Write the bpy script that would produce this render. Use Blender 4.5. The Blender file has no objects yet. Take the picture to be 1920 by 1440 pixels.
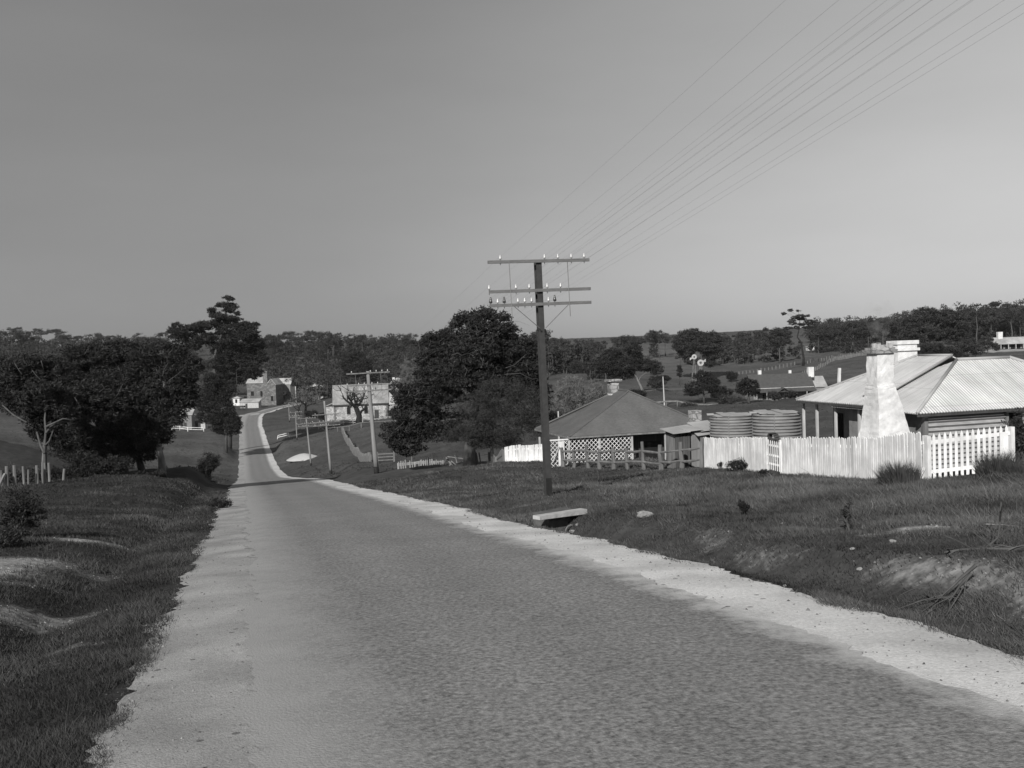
import bpy, math, random
import numpy as np
from mathutils import Vector, Matrix
R = math.radians
random.seed(7); RN = np.random.default_rng(7)
S = bpy.context.scene
COL = S.collection
F = 1844.0                     # focal length in pixels of the 1920 px wide photograph
PITCH, ROLL = R(2.17), R(2.0)
TH = R(15.42)                  # heading of the road, turned left of the camera's heading
U = np.array([-math.sin(TH), math.cos(TH)]); V = np.array([math.cos(TH), math.sin(TH)])

# ------------------------------------------------------------------ camera frame and ground shape
def cam_axes():
    f = np.array([0, math.cos(PITCH), -math.sin(PITCH)]); r = np.array([1.0, 0, 0]); u = np.cross(r, f)
    c, s = math.cos(ROLL), math.sin(ROLL)
    return c*r - s*u, c*u + s*r, f
CR, CU, CF = cam_axes()
def W(px, py, d):
    """world point seen at photo pixel (px, py) at forward distance d metres"""
    return CF*d + CR*((px-960)/F*d) + CU*((720-py)/F*d)

KN = np.array([-60, -30, 2, 6, 10, 17, 25, 38, 55, 75, 110, 150, 200, 260, 340, 420, 2000.])
KZ = np.array([2.2, 0.4, -2.25, -2.58, -2.91, -3.56, -4.36, -5.67, -7.47, -9.52, -13.59, -17.92, -21.04, -21.9, -21.6, -21.4, -21.4])
def pchip(x):
    h = np.diff(KN); dl = np.diff(KZ)/h
    m = np.zeros(len(KN)); m[0] = dl[0]; m[-1] = 0
    for i in range(1, len(KN)-1):
        if dl[i-1]*dl[i] > 0:
            w1 = 2*h[i]+h[i-1]; w2 = h[i]+2*h[i-1]
            m[i] = (w1+w2)/(w1/dl[i-1]+w2/dl[i])
    x = np.clip(x, KN[0], KN[-1]); i = np.clip(np.searchsorted(KN, x)-1, 0, len(KN)-2)
    t = (x-KN[i])/h[i]
    return (KZ[i]*(1+2*t)*(1-t)**2 + h[i]*m[i]*t*(1-t)**2 + KZ[i+1]*t*t*(3-2*t) + h[i]*m[i+1]*t*t*(t-1))
def st(x, y):
    return x*U[0]+y*U[1], x*V[0]+y*V[1]
def xy(s, t):
    return s*U[0]+t*V[0], s*U[1]+t*V[1]
def sm(x, a, b):
    k = np.clip((x-a)/(b-a), 0, 1); return k*k*(3-2*k)

# road centre line: straight, then bending right in the valley
CLINE = [xy(s, 2.47) for s in np.r_[np.arange(-30, 0, 2.0), np.arange(0, 30, .12), np.arange(30, 60, .3), np.arange(60, 150, 1.5), np.arange(150, 322, 4.0)]]
for px, py, d in ((474, 786, 352), (487, 778, 374), (512, 770, 397), (540, 762.5, 420), (563, 756, 441), (590, 750, 465), (614, 744, 492), (640, 738, 530)):
    q = W(px, py, d); CLINE.append((q[0], q[1]))
def catmull(p, n):
    p = np.array(p); o = []
    for i in range(1, len(p)-2):
        for k in range(n):
            t = k/n
            o.append(.5*((2*p[i])+(-p[i-1]+p[i+1])*t+(2*p[i-1]-5*p[i]+4*p[i+1]-p[i+2])*t*t+(-p[i-1]+3*p[i]-3*p[i+1]+p[i+2])*t**3))
    o.append(p[-2]); o.append(p[-1]); return np.array(o)
CL = np.array(CLINE); CL = np.vstack([CL[:-12], catmull(CL[-14:], 6)[6:]])

CP = []                        # ground control points (x, y, z)
def cp(px, py, d): CP.append(W(px, py, d))
for s in (-40, 0, 12, 25, 40, 60, 90):
    for t in (-1, 6.2, 14, 26, 45):
        if t > 15 and s > 60: continue
        x, y = xy(s, t); CP.append((x, y, float(pchip(np.array(s)))))
    for t, dz in ((-7, .55), (-16, 1.0), (-35, 1.2)):
        x, y = xy(s, t); CP.append((x, y, float(pchip(np.array(s)))+dz*(1 if 5 < s < 70 else .6)))
for s in (110, 140, 170, 200, 240, 280, 320):
    for t in (-1.5, 6.5):
        x, y = xy(s, t); CP.append((x, y, float(pchip(np.array(s)))))
for a in ((30,911,46),(100,905,47),(228,890,52),(305,882,60),(0,1000,22.5),(400,880,75),(380,830,215),(320,800,300),(30,790,250),(30,835,150),(-400,760,250),(-400,850,80),
          (1740,899,27),(1893,884,26.6),(1320,876,42),(1028,924,28),(1060,873,49.5),(882,869,65),(706,884,68),(620,884,112),(583,872,153),(570,861,178),(556,825,235),
          (760,880,72),(948,867,57),(700,864,120),(640,800,235),(632,787,285),(725,789,285),(790,800,190),
          (590,737,515),(740,730,390),(350,770,360),
          (1045,776,200),(1330,770,200),(1245,755,205),(1420,752,190),(1570,750,190),(1180,737,250),(1313,728,330),(1240,690,400),(1240,652,600),(1040,656,620),(1110,700,330),
          (1400,692,370),(1505,686,330),(1560,664,420),(1600,640,520),(1750,690,260),(1890,655,330),(1920,690,240),(2200,640,330),(2300,800,90),
          (1400,640,620),(1600,622,640),(1800,604,620),(1920,598,600),(2300,580,560),
          (0,655,650),(-300,650,640),(250,660,650),(500,656,650),(700,660,640),(850,662,640),
          (0,705,470),(250,712,470),(500,706,480),(700,706,480),(850,708,460),(960,700,440),
          (500,733,520),(300,740,400),(100,745,390),(-300,700,450),(820,745,330),(960,742,290)):
    cp(*a)
for px in (-900, 0, 700, 1400, 2100, 2800):
    q = W(px, 700, 1100); CP.append((q[0], q[1], -6.0 if px < 1000 else 4.0))
    q = W(px, 700, 1500); CP.append((q[0], q[1], -14.0))
for x, y in ((-300,-200),(300,-200),(0,-500),(-500,100),(500,100),(160,60)): CP.append((x, y, -4.0))
for px, d in ((430,330),(455,345),(474,352),(487,374),(512,397),(540,420),(563,441),(590,465),(614,492),(520,345),(560,380),(590,420),(440,385),(410,420),(470,440),(510,450),(545,460),(440,430),(520,300)):
    q = W(px, 770, d); CP.append((q[0], q[1], -21.8))
CP = np.array(CP)
def tps_k(r2): return np.where(r2 > 0, r2*np.log(np.maximum(r2, 1e-12)), 0)
def tps_fit(P, v, lam):
    n = len(P); K = tps_k(((P[:,None]-P[None])**2).sum(-1))+lam*np.eye(n)
    Q = np.c_[np.ones(n), P]; A = np.block([[K, Q], [Q.T, np.zeros((3,3))]])
    return np.linalg.solve(A, np.r_[v, np.zeros(3)])
TP = CP[:, :2]/100.0
TC = tps_fit(TP, CP[:,2]-pchip(st(CP[:,0], CP[:,1])[0]), .0012)
def h0(x, y):
    x = np.asarray(x, float); y = np.asarray(y, float); shp = x.shape
    x = x.ravel(); y = y.ravel(); out = np.empty(len(x))
    for i in range(0, len(x), 20000):
        X = np.c_[x[i:i+20000], y[i:i+20000]]/100.0
        k = tps_k(((X[:,None]-TP[None])**2).sum(-1))
        out[i:i+20000] = k@TC[:-3]+TC[-3]+X@TC[-2:]
    s, t = st(x, y)
    on = (1-sm(np.abs(t-2.47), 3.6, 6.4))*(1-sm(s, 250, 330))
    out = out*(1-on)
    return (out+pchip(s)).reshape(shp)
WV = [(RN.uniform(0, 2*math.pi), RN.uniform(0, 6.28), l) for l in (1.1, 1.4, 1.9, 2.3, 2.9, 3.7, 4.6, 6.0, 8.5, 12)]
def bumps(x, y):
    o = 0
    for a, p, l in WV: o = o+np.sin((x*math.cos(a)+y*math.sin(a))*6.283/l+p+1.3*np.sin((x*math.sin(a)-y*math.cos(a))*2.1/l))*l**.7*.012
    return o
def h(x, y):
    """ground height with ditches, banks and small bumps; lowered a little beneath the road"""
    x = np.asarray(x, float); y = np.asarray(y, float)
    s, t = st(x, y); z = h0(x, y); near = 1-sm(s, 70, 110)
    wv = .25*np.sin(s*.9)+.12*np.sin(s*2.3+1)
    z = z+near*sm(s, -5, 3)*(-(.14+.24*sm(s, 16, 20)*(1-sm(s, 21.0, 21.8)))*np.exp(-((t-6.6)/.36)**2)*(1-.7*sm(s, 21, 22))+.26*sm(t-wv, 6.85, 7.5)*(1-sm(s, 17, 24))*(1-sm(t, 11, 17))-.18*np.exp(-((t+2.4)/.45)**2))
    z = z+near*.07*np.sin(t*3.1+.8*np.sin(s*1.1))*np.sin(s*1.7+t)*np.exp(-((t-8.6)/1.3)**2)*(1-sm(s, 18, 25))
    z = z+bumps(x, y)*sm(np.abs(t-2.47), 3.6, 5.5)*np.where(s > 90, 1.6, np.where(s < 45, .4, 1))
    return z-.07*(1-sm(np.abs(t-2.47), 3.15, 3.42))*(1-sm(s, 300, 325))
def hz(x, y): return float(h(np.array([x]), np.array([y]))[0])
def G(px, d, dz=0.0):
    """ground point in the photo column px at forward distance d"""
    py = 760.0
    for _ in range(4):
        q = W(px, py, d); z = hz(q[0], q[1]); py -= (z-q[2])*F/d
    return Vector((q[0], q[1], z+dz))
def PX(n, d): return n*d/F

# ------------------------------------------------------------------ materials
def mat(name, col, rough=.9, var=.25, scale=3.0, bump=.0, bscale=None, spec=.25, stretch=(1,1,1), detail=6, var2=0, scale2=.4, attr=None):
    m = bpy.data.materials.new(name); m.use_nodes = True; nt = m.node_tree; N = nt.nodes; L = nt.links
    b = N['Principled BSDF']; b.inputs['Roughness'].default_value = rough; b.inputs['Specular IOR Level'].default_value = spec
    tc = N.new('ShaderNodeTexCoord'); mp = N.new('ShaderNodeMapping'); mp.inputs['Scale'].default_value = stretch
    L.new(tc.outputs['Object'], mp.inputs['Vector'])
    n1 = N.new('ShaderNodeTexNoise'); n1.inputs['Scale'].default_value = scale; n1.inputs['Detail'].default_value = detail; n1.inputs['Roughness'].default_value = .65
    L.new(mp.outputs[0], n1.inputs['Vector'])
    r = N.new('ShaderNodeMapRange'); r.inputs['From Min'].default_value = .3; r.inputs['From Max'].default_value = .7
    r.inputs['To Min'].default_value = col*(1-var); r.inputs['To Max'].default_value = col*(1+var); L.new(n1.outputs['Fac'], r.inputs['Value'])
    out = r.outputs[0]
    if var2:
        n2 = N.new('ShaderNodeTexNoise'); n2.inputs['Scale'].default_value = scale2; n2.inputs['Detail'].default_value = 4
        L.new(tc.outputs['Object'], n2.inputs['Vector'])
        r2 = N.new('ShaderNodeMapRange'); r2.inputs['From Min'].default_value = .35; r2.inputs['From Max'].default_value = .65
        r2.inputs['To Min'].default_value = 1-var2; r2.inputs['To Max'].default_value = 1+var2; L.new(n2.outputs['Fac'], r2.inputs['Value'])
        mm = N.new('ShaderNodeMath'); mm.operation = 'MULTIPLY'; L.new(out, mm.inputs[0]); L.new(r2.outputs[0], mm.inputs[1]); out = mm.outputs[0]
    if attr:
        at = N.new('ShaderNodeAttribute'); at.attribute_name = attr
        mm = N.new('ShaderNodeMath'); mm.operation = 'MULTIPLY'; L.new(out, mm.inputs[0]); L.new(at.outputs['Fac'], mm.inputs[1]); out = mm.outputs[0]
    cb = N.new('ShaderNodeCombineColor'); [L.new(out, cb.inputs[i]) for i in range(3)]
    L.new(cb.outputs[0], b.inputs['Base Color'])
    if bump:
        bn = N.new('ShaderNodeBump'); bn.inputs['Strength'].default_value = 1; bn.inputs['Distance'].default_value = bump
        n3 = N.new('ShaderNodeTexNoise'); n3.inputs['Scale'].default_value = bscale or scale*2; n3.inputs['Detail'].default_value = 5
        L.new(mp.outputs[0], n3.inputs['Vector']); L.new(n3.outputs['Fac'], bn.inputs['Height']); L.new(bn.outputs[0], b.inputs['Normal'])
    return m
def corrugated(name, col, pitch=.1, depth=.012, var=.12, rust=.0):
    """iron sheet corrugated across the UV map's U direction (metres), with sheet joints and stains"""
    m = mat(name, col, .55, var, 1.2, spec=.4, var2=.10, scale2=.5); nt = m.node_tree; N = nt.nodes; L = nt.links
    b = N['Principled BSDF']; uv = N.new('ShaderNodeUVMap'); sx = N.new('ShaderNodeSeparateXYZ'); L.new(uv.outputs[0], sx.inputs[0])
    k = N.new('ShaderNodeMath'); k.operation = 'MULTIPLY'; k.inputs[1].default_value = 6.2832/pitch; L.new(sx.outputs[0], k.inputs[0])
    sn = N.new('ShaderNodeMath'); sn.operation = 'SINE'; L.new(k.outputs[0], sn.inputs[0])
    bn = N.new('ShaderNodeBump'); bn.inputs['Strength'].default_value = 1; bn.inputs['Distance'].default_value = depth
    L.new(sn.outputs[0], bn.inputs['Height']); L.new(bn.outputs[0], b.inputs['Normal'])
    # streaky weathering down each sheet
    cx = N.new('ShaderNodeCombineXYZ'); kx = N.new('ShaderNodeMath'); kx.operation = 'MULTIPLY'; kx.inputs[1].default_value = 3.0; L.new(sx.outputs[0], kx.inputs[0])
    ky = N.new('ShaderNodeMath'); ky.operation = 'MULTIPLY'; ky.inputs[1].default_value = .35; L.new(sx.outputs[1], ky.inputs[0])
    L.new(kx.outputs[0], cx.inputs[0]); L.new(ky.outputs[0], cx.inputs[1])
    ns = N.new('ShaderNodeTexNoise'); ns.inputs['Scale'].default_value = 1.5; ns.inputs['Detail'].default_value = 5; L.new(cx.outputs[0], ns.inputs['Vector'])
    rr = N.new('ShaderNodeMapRange'); rr.inputs['From Min'].default_value = .3; rr.inputs['From Max'].default_value = .7
    rr.inputs['To Min'].default_value = .86-rust; rr.inputs['To Max'].default_value = 1.1; L.new(ns.outputs['Fac'], rr.inputs['Value'])
    fr = N.new('ShaderNodeMath'); fr.operation = 'FRACT'; ks = N.new('ShaderNodeMath'); ks.operation = 'MULTIPLY'; ks.inputs[1].default_value = 1/.72
    L.new(sx.outputs[0], ks.inputs[0]); L.new(ks.outputs[0], fr.inputs[0])
    jt = N.new('ShaderNodeMath'); jt.operation = 'LESS_THAN'; jt.inputs[1].default_value = .035; L.new(fr.outputs[0], jt.inputs[0])
    jm = N.new('ShaderNodeMapRange'); jm.inputs['To Min'].default_value = 1; jm.inputs['To Max'].default_value = .72; L.new(jt.outputs[0], jm.inputs['Value'])
    kv = N.new('ShaderNodeMath'); kv.operation = 'MULTIPLY_ADD'; kv.inputs[1].default_value = 1/1.65; kv.inputs[2].default_value = .33; L.new(sx.outputs[1], kv.inputs[0])
    fv = N.new('ShaderNodeMath'); fv.operation = 'FRACT'; L.new(kv.outputs[0], fv.inputs[0]); jv = N.new('ShaderNodeMath'); jv.operation = 'LESS_THAN'; jv.inputs[1].default_value = .025; L.new(fv.outputs[0], jv.inputs[0])
    jn = N.new('ShaderNodeMapRange'); jn.inputs['To Min'].default_value = 1; jn.inputs['To Max'].default_value = .8; L.new(jv.outputs[0], jn.inputs['Value'])
    m0 = N.new('ShaderNodeMath'); m0.operation = 'MULTIPLY'; L.new(rr.outputs[0], m0.inputs[0]); L.new(jn.outputs[0], m0.inputs[1])
    m1 = N.new('ShaderNodeMath'); m1.operation = 'MULTIPLY'; L.new(m0.outputs[0], m1.inputs[0]); L.new(jm.outputs[0], m1.inputs[1])
    mx = N.new('ShaderNodeMix'); mx.data_type = 'RGBA'; mx.blend_type = 'MULTIPLY'; mx.inputs[0].default_value = 1
    src = b.inputs['Base Color'].links[0].from_socket; L.new(src, mx.inputs[6])
    cb = N.new('ShaderNodeCombineColor'); [L.new(m1.outputs[0], cb.inputs[i]) for i in range(3)]
    L.new(cb.outputs[0], mx.inputs[7]); L.new(mx.outputs[2], b.inputs['Base Color'])
    return m
def stone(name, col, sx=2.2, sy=4.5, mort=.5, var=.3):
    m = mat(name, col, .95, .2, 5, bump=.03, bscale=9); nt = m.node_tree; N = nt.nodes; L = nt.links; b = N['Principled BSDF']
    tc = N.new('ShaderNodeTexCoord'); mp = N.new('ShaderNodeMapping'); mp.inputs['Scale'].default_value = (sx, sx, sy); L.new(tc.outputs['Object'], mp.inputs['Vector'])
    v = N.new('ShaderNodeTexVoronoi'); v.inputs['Scale'].default_value = 1; L.new(mp.outputs[0], v.inputs['Vector'])
    sc = N.new('ShaderNodeSeparateColor'); L.new(v.outputs['Color'], sc.inputs[0])
    r = N.new('ShaderNodeMapRange'); r.inputs['To Min'].default_value = 1-var; r.inputs['To Max'].default_value = 1+var; L.new(sc.outputs[0], r.inputs['Value'])
    e = N.new('ShaderNodeTexVoronoi'); e.feature = 'DISTANCE_TO_EDGE'; e.inputs['Scale'].default_value = 1; L.new(mp.outputs[0], e.inputs['Vector'])
    l = N.new('ShaderNodeMath'); l.operation = 'LESS_THAN'; l.inputs[1].default_value = .06; L.new(e.outputs['Distance'], l.inputs[0])
    r2 = N.new('ShaderNodeMapRange'); r2.inputs['To Min'].default_value = 1; r2.inputs['To Max'].default_value = mort; L.new(l.outputs[0], r2.inputs['Value'])
    m1 = N.new('ShaderNodeMath'); m1.operation = 'MULTIPLY'; L.new(r.outputs[0], m1.inputs[0]); L.new(r2.outputs[0], m1.inputs[1])
    mx = N.new('ShaderNodeMix'); mx.data_type = 'RGBA'; mx.blend_type = 'MULTIPLY'; mx.inputs[0].default_value = 1
    src = b.inputs['Base Color'].links[0].from_socket; L.new(src, mx.inputs[6])
    cb = N.new('ShaderNodeCombineColor'); [L.new(m1.outputs[0], cb.inputs[i]) for i in range(3)]
    L.new(cb.outputs[0], mx.inputs[7]); L.new(mx.outputs[2], b.inputs['Base Color'])
    return m
M = {}
HAZE = .00008
M['bark'] = mat('dark bark', .07, .95, .4, 6, .03, stretch=(1,1,.3))
M['black_bark'] = mat('charred bark', .02, .95, .3, 6)
M['pale_bark'] = mat('pale gum bark', .15, .9, .5, 3, .02, stretch=(1,1,.4))
M['grey_bark'] = mat('grey bark', .075, .9, .4, 4, .02, stretch=(1,1,.4))
M['leaf_dark'] = mat('dark leaves', .017, .7, .35, .6, spec=.3)
M['leaf'] = mat('gum leaves', .030, .65, .35, .6, spec=.35)
M['leaf_mid'] = mat('feathery leaves', .031, .75, .3, .6, spec=.3)
M['leaf_far'] = mat('forest leaves', .036, .8, .4, .05, spec=.2, var2=.3, scale2=.012)
M['twig'] = mat('bare twigs', .13, .9, .3, 1)
M['rough'] = mat('rough tussock grass', .055, .9, .45, .3, spec=.1)
M['rush'] = mat('rush blades', .06, .8, .4, 4)
M['grass'] = mat('grass blades', .068, .9, .25, .5, spec=.1, attr='tone')
M['iron_post'] = mat('rusted iron', .035, .6, .3, 5, .004, spec=.4)
M['iron_arm'] = mat('weathered hardwood arm', .13, .85, .25, 4, stretch=(1,1,3))
M['porcelain'] = mat('white porcelain', .5, .25, .05, 5, spec=.5)
M['brown_glaze'] = mat('brown glazed porcelain', .05, .3, .1, 5, spec=.5)
M['leaf_far2'] = mat('hill tree leaves', .044, .8, .4, .05, spec=.2, var2=.25, scale2=.02)
M['wire'] = mat('bare line wire', .16, .5, .1, 1, spec=.4)
M['grey_wood'] = mat('weathered grey wood', .17, .9, .4, 5, .008, stretch=(1,1,.15))
M['dark_wood'] = mat('dark old wood', .075, .9, .4, 5, .01, stretch=(1,1,.2))
M['pole_wood'] = mat('sun bleached pole timber', .21, .9, .25, 5, .006, stretch=(1,1,.1))
M['tar'] = mat('tarred timber', .015, .8, .3, 6)
M['paint'] = mat('white paint', .68, .75, .2, 5, .003, stretch=(1,1,.25), var2=.14, scale2=1.5)
M['limewash'] = mat('limewash', .62, .9, .18, 5, .02, 6, var2=.12, scale2=.8)
M['paint_worn'] = mat('worn white paint', .42, .85, .3, 5, .004, stretch=(1,1,.2))
M['wall_grey'] = mat('grey plaster', .20, .9, .25, 2.5, .01)
M['wall_dark'] = mat('dark boards', .055, .9, .4, 4, stretch=(4,4,.3))
M['opening'] = mat('dark interior', .008, .9, .1, 2)
M['glass'] = mat('window glass', .02, .12, .1, 2, spec=.5)
M['trim'] = mat('painted trim', .5, .7, .1, 4)
M['iron_roof'] = corrugated('galvanised roof iron', .60, .11, .014)
M['iron_wall'] = corrugated('weathered wall iron', .23, .15, .03)
M['iron_far'] = mat('far roof iron', .34, .6, .18, .8, var2=.2, scale2=.3)
M['shingle'] = mat('dark shingle roof', .105, .85, .18, 7, .012, 14, stretch=(1,1,3), var2=.12, scale2=.8)
M['church_roof'] = mat('aged shingle roof', .24, .8, .25, 1.2, var2=.2, scale2=.4)
M['far_dark_roof'] = mat('far dark roof', .07, .85, .2, 2)
M['tank'] = mat('galvanised tank iron', .20, .5, .25, 2.5, spec=.4, stretch=(1,1,3), var2=.12)
M['panel'] = mat('weathered sheet iron', .34, .6, .2, 2.5, spec=.4, stretch=(1,1,3))
M['rail_wood'] = mat('weathered split rails', .13, .9, .4, 5, .01, stretch=(1,1,.2))
M['rubble'] = stone('rubble stone', .30)
M['church_stone'] = stone('pale church rubble', .37, 1.6, 2.6, .7, .35)
M['mill_stone'] = stone('grey building stone', .15, .9, 1.5, .7, .3)
M['quoin'] = mat('brick quoins', .13, .9, .3, 3)
M['rock'] = mat('pale rock', .24, .95, .35, 6, .03)
M['gravel_pile'] = mat('loose pale gravel', .42, .95, .15, 12, .03)
M['concrete'] = mat('weathered concrete', .40, .9, .2, 5, .012, 12)
M['soil'] = mat('bare soil', .10, .95, .4, 4, .03)

# ------------------------------------------------------------------ mesh helpers
class MB:
    def __init__(s): s.v = []; s.f = []; s.uv = []
    def add(s, vs, fs, uv=None):
        n = len(s.v); s.v += [tuple(p) for p in vs]; s.f += [tuple(i+n for i in q) for q in fs]
        s.uv += (uv if uv else [None]*len(fs)); return s
    def poly(s, vs, uv=None): return s.add(vs, [tuple(range(len(vs)))], [uv] if uv else None)
    def hexa(s, p): return s.add(p, [(3,2,1,0),(4,5,6,7),(0,1,5,4),(1,2,6,5),(2,3,7,6),(3,0,4,7)])
    def box(s, fr, a0, a1, b0, b1, z0, z1):
        return s.hexa([fr(a,b,z) for z in (z0,z1) for a,b in ((a0,b0),(a1,b0),(a1,b1),(a0,b1))])
    def beam(s, p, q, w, hh=None, up=(0,0,1), taper=1.0):
        p = Vector(p); q = Vector(q); hh = hh or w; d = (q-p).normalized(); u = Vector(up)
        if abs(d.dot(u)) > .98: u = Vector((V[0], V[1], 0))
        x = d.cross(u).normalized(); y = x.cross(d)
        o = []
        for c, k in ((p,1.0),(q,taper)):
            o += [c+x*(w/2*k*i)+y*(hh/2*k*j) for i,j in ((-1,-1),(1,-1),(1,1),(-1,1))]
        return s.hexa(o)
    def tube(s, pts, rad, n=6, cap=True):
        pts = [Vector(p) for p in pts]; vs = []; fs = []; prev = None
        for i, p in enumerate(pts):
            d = (pts[min(i+1,len(pts)-1)]-pts[max(i-1,0)]).normalized()
            if prev is None:
                a = Vector((0,0,1)) if abs(d.z) < .9 else Vector((1,0,0)); x = d.cross(a).normalized()
            else:
                x = (prev-d*prev.dot(d)).normalized()
            prev = x; y = d.cross(x); r = rad[i] if hasattr(rad, '__len__') else rad
            for k in range(n):
                an = 2*math.pi*k/n; vs.append(p+(x*math.cos(an)+y*math.sin(an))*r)
        for i in range(len(pts)-1):
            for k in range(n):
                fs.append((i*n+k, i*n+(k+1)%n, (i+1)*n+(k+1)%n, (i+1)*n+k))
        if cap: fs.append(tuple(range(n))[::-1]); fs.append(tuple((len(pts)-1)*n+k for k in range(n)))
        return s.add(vs, fs)
    def lathe(s, c, prof, n=24):
        c = Vector(c); vs = []; fs = []
        for r, z in prof:
            for k in range(n):
                a = 2*math.pi*k/n; vs.append(c+Vector((r*math.cos(a), r*math.sin(a), z)))
        for i in range(len(prof)-1):
            for k in range(n): fs.append((i*n+k, i*n+(k+1)%n, (i+1)*n+(k+1)%n, (i+1)*n+k))
        fs.append(tuple((len(prof)-1)*n+k for k in range(n)))
        return s.add(vs, fs)
    def slab(s, quad, th, uvdir=None):
        """thin roof sheet from 3 or 4 world points (counter-clockwise seen from above), UV in metres along uvdir"""
        q = [Vector(p) for p in quad]; nrm = (q[1]-q[0]).cross(q[2]-q[0]).normalized(); n = len(q)
        u = Vector(uvdir).normalized() if uvdir is not None else (q[1]-q[0]).normalized(); w = nrm.cross(u)
        lo = [p-nrm*th for p in q]; uv = [(p.dot(u), p.dot(w)) for p in q]
        s.add(q+lo, [tuple(range(n)), tuple(range(2*n-1, n-1, -1))]+[(i, n+i, n+(i+1)%n, (i+1)%n) for i in range(n)],
              [uv, uv[::-1]]+[[uv[i], uv[i], uv[(i+1)%n], uv[(i+1)%n]] for i in range(n)])
        return s
    def build(s, name, m, parent=None, smooth=False):
        o = origin(parent); me = bpy.data.meshes.new(name)
        me.from_pydata([(p[0]-o[0], p[1]-o[1], p[2]-o[2]) for p in s.v], [], s.f)
        if any(u is not None for u in s.uv):
            l = me.uv_layers.new(name='UVMap'); i = 0
            for f, u in zip(s.f, s.uv):
                for k in range(len(f)):
                    if u: l.data[i].uv = u[k]
                    i += 1
        return link(name, me, m, parent, smooth)
def origin(p):
    while p is not None and p.parent is not None: p = p.parent
    return tuple(p.location) if p is not None else (0,0,0)
def link(name, me, m, parent=None, smooth=False):
    me.materials.append(m)
    if smooth: me.polygons.foreach_set('use_smooth', [True]*len(me.polygons))
    me.update(); ob = bpy.data.objects.new(name, me); COL.objects.link(ob)
    if parent is not None: ob.parent = parent
    return ob
def np_mesh(name, v, quads, m, parent=None, attr=None):
    o = np.array(origin(parent)); me = bpy.data.meshes.new(name); n = quads.shape[1]
    me.vertices.add(len(v)); me.vertices.foreach_set('co', (v-o).astype(np.float32).ravel())
    me.loops.add(quads.size); me.loops.foreach_set('vertex_index', quads.astype(np.int32).ravel())
    me.polygons.add(len(quads)); me.polygons.foreach_set('loop_start', np.arange(0, quads.size, n, dtype=np.int32))
    me.update(calc_edges=True)
    if attr:
        for k, a in attr.items():
            at = me.attributes.new(k, 'FLOAT', 'POINT'); at.data.foreach_set('value', a.astype(np.float32))
    return link(name, me, m, parent)
def thing(name, label, cat, loc, group=None):
    o = bpy.data.objects.new(name, None); COL.objects.link(o); o.location = Vector(loc); o.empty_display_size = .2
    return tag(o, label, cat, group)
def tag(o, label, cat, group=None):
    o['label'] = label; o['category'] = cat
    if group: o['group'] = group
    return o
def kind(o, k): o['kind'] = k; return o
def copy_tree(o, parent=None):
    c = o.copy(); COL.objects.link(c)
    if parent is not None: c.parent = parent
    for ch in list(o.children): copy_tree(ch, c)
    return c
def frame(o, th=TH):
    ca, sa = math.cos(th), math.sin(th); o = Vector(o)
    return lambda a, b, z: Vector((o.x+a*ca-b*sa, o.y+a*sa+b*ca, o.z+z))
def single(mb, name, m, label, cat, group=None, base=None):
    """a thing that is one mesh, with its origin at its base"""
    v = np.array(mb.v); b = np.array(base if base is not None else (v[:,0].mean(), v[:,1].mean(), v[:,2].min()))
    me = bpy.data.meshes.new(name); me.from_pydata([tuple(p) for p in v-b], [], mb.f)
    ob = link(name, me, m); ob.location = Vector(b); return tag(ob, label, cat, group)

# ------------------------------------------------------------------ foliage
def leaf_quads(c, rad, per, L, wd, rng, flat=.75, wind=(0,0,0), top=.25):
    """leaf-sized rhombs spread through ball-shaped sprays at points c"""
    n = len(c)*per; cc = np.repeat(c, per, 0); rr = np.repeat(rad, per)
    d = rng.normal(size=(n,3)); d /= np.linalg.norm(d, axis=1)[:,None]
    d[:,2] = d[:,2]*(1-top)+top*np.abs(d[:,2])
    p = cc+d*(rr*rng.uniform(.25, 1, n)**.6)[:,None]*np.array([1,1,flat])
    ax = rng.normal(size=(n,3))*.8+d*.9+np.array(wind); ax /= np.linalg.norm(ax, axis=1)[:,None]
    sd = np.cross(ax, rng.normal(size=(n,3))); sd /= np.linalg.norm(sd, axis=1)[:,None]
    l = (L*rng.uniform(.6, 1.35, n)/2)[:,None]; w = (wd*rng.uniform(.7, 1.3, n)/2)[:,None]
    v = np.stack([p-ax*l, p+sd*w, p+ax*l, p-sd*w], 1).reshape(-1,3)
    return v, np.arange(len(v)).reshape(-1,4)
def lobe_clumps(lobes, dens, cr, rng, shell=.55):
    C = []; Rr = []
    for (x,y,z,rx,ry,rz) in lobes:
        area = (rx*ry+rx*rz+ry*rz)/3*12.57; n = max(3, int(area*dens))
        d = rng.normal(size=(n,3)); d /= np.linalg.norm(d, axis=1)[:,None]
        k = rng.uniform(shell, 1.0, n)[:,None]
        C.append(np.array([x,y,z])+d*k*np.array([rx,ry,rz])); Rr.append(cr*rng.uniform(.6, 1.35, n))
    return np.vstack(C), np.concatenate(Rr)
def px_lobes(spec, d, deep=1.0, seed=1):
    rg = np.random.default_rng(seed); o = []
    for sp in spec:
        px, py, rx, ry = sp[:4]; dd = sp[4] if len(sp) > 4 else rg.uniform(-.5,.5)*PX(max(rx,ry), d)*deep
        c = W(px, py, d+dd); a = PX(rx, d); b = PX(ry, d); o.append((c[0], c[1], c[2], a, max(a*.9, b*.8)*deep, b))
    return o
def curve(p, q, sag, rng, n=6):
    p = np.array(p, float); q = np.array(q, float); L = np.linalg.norm(q-p); o = []
    w = rng.normal(size=3)*L*.06
    for i in range(n+1):
        t = i/n; o.append(p+(q-p)*t+np.array([0,0,1])*sag*L*math.sin(math.pi*t)+w*math.sin(2*math.pi*t))
    return o
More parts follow.
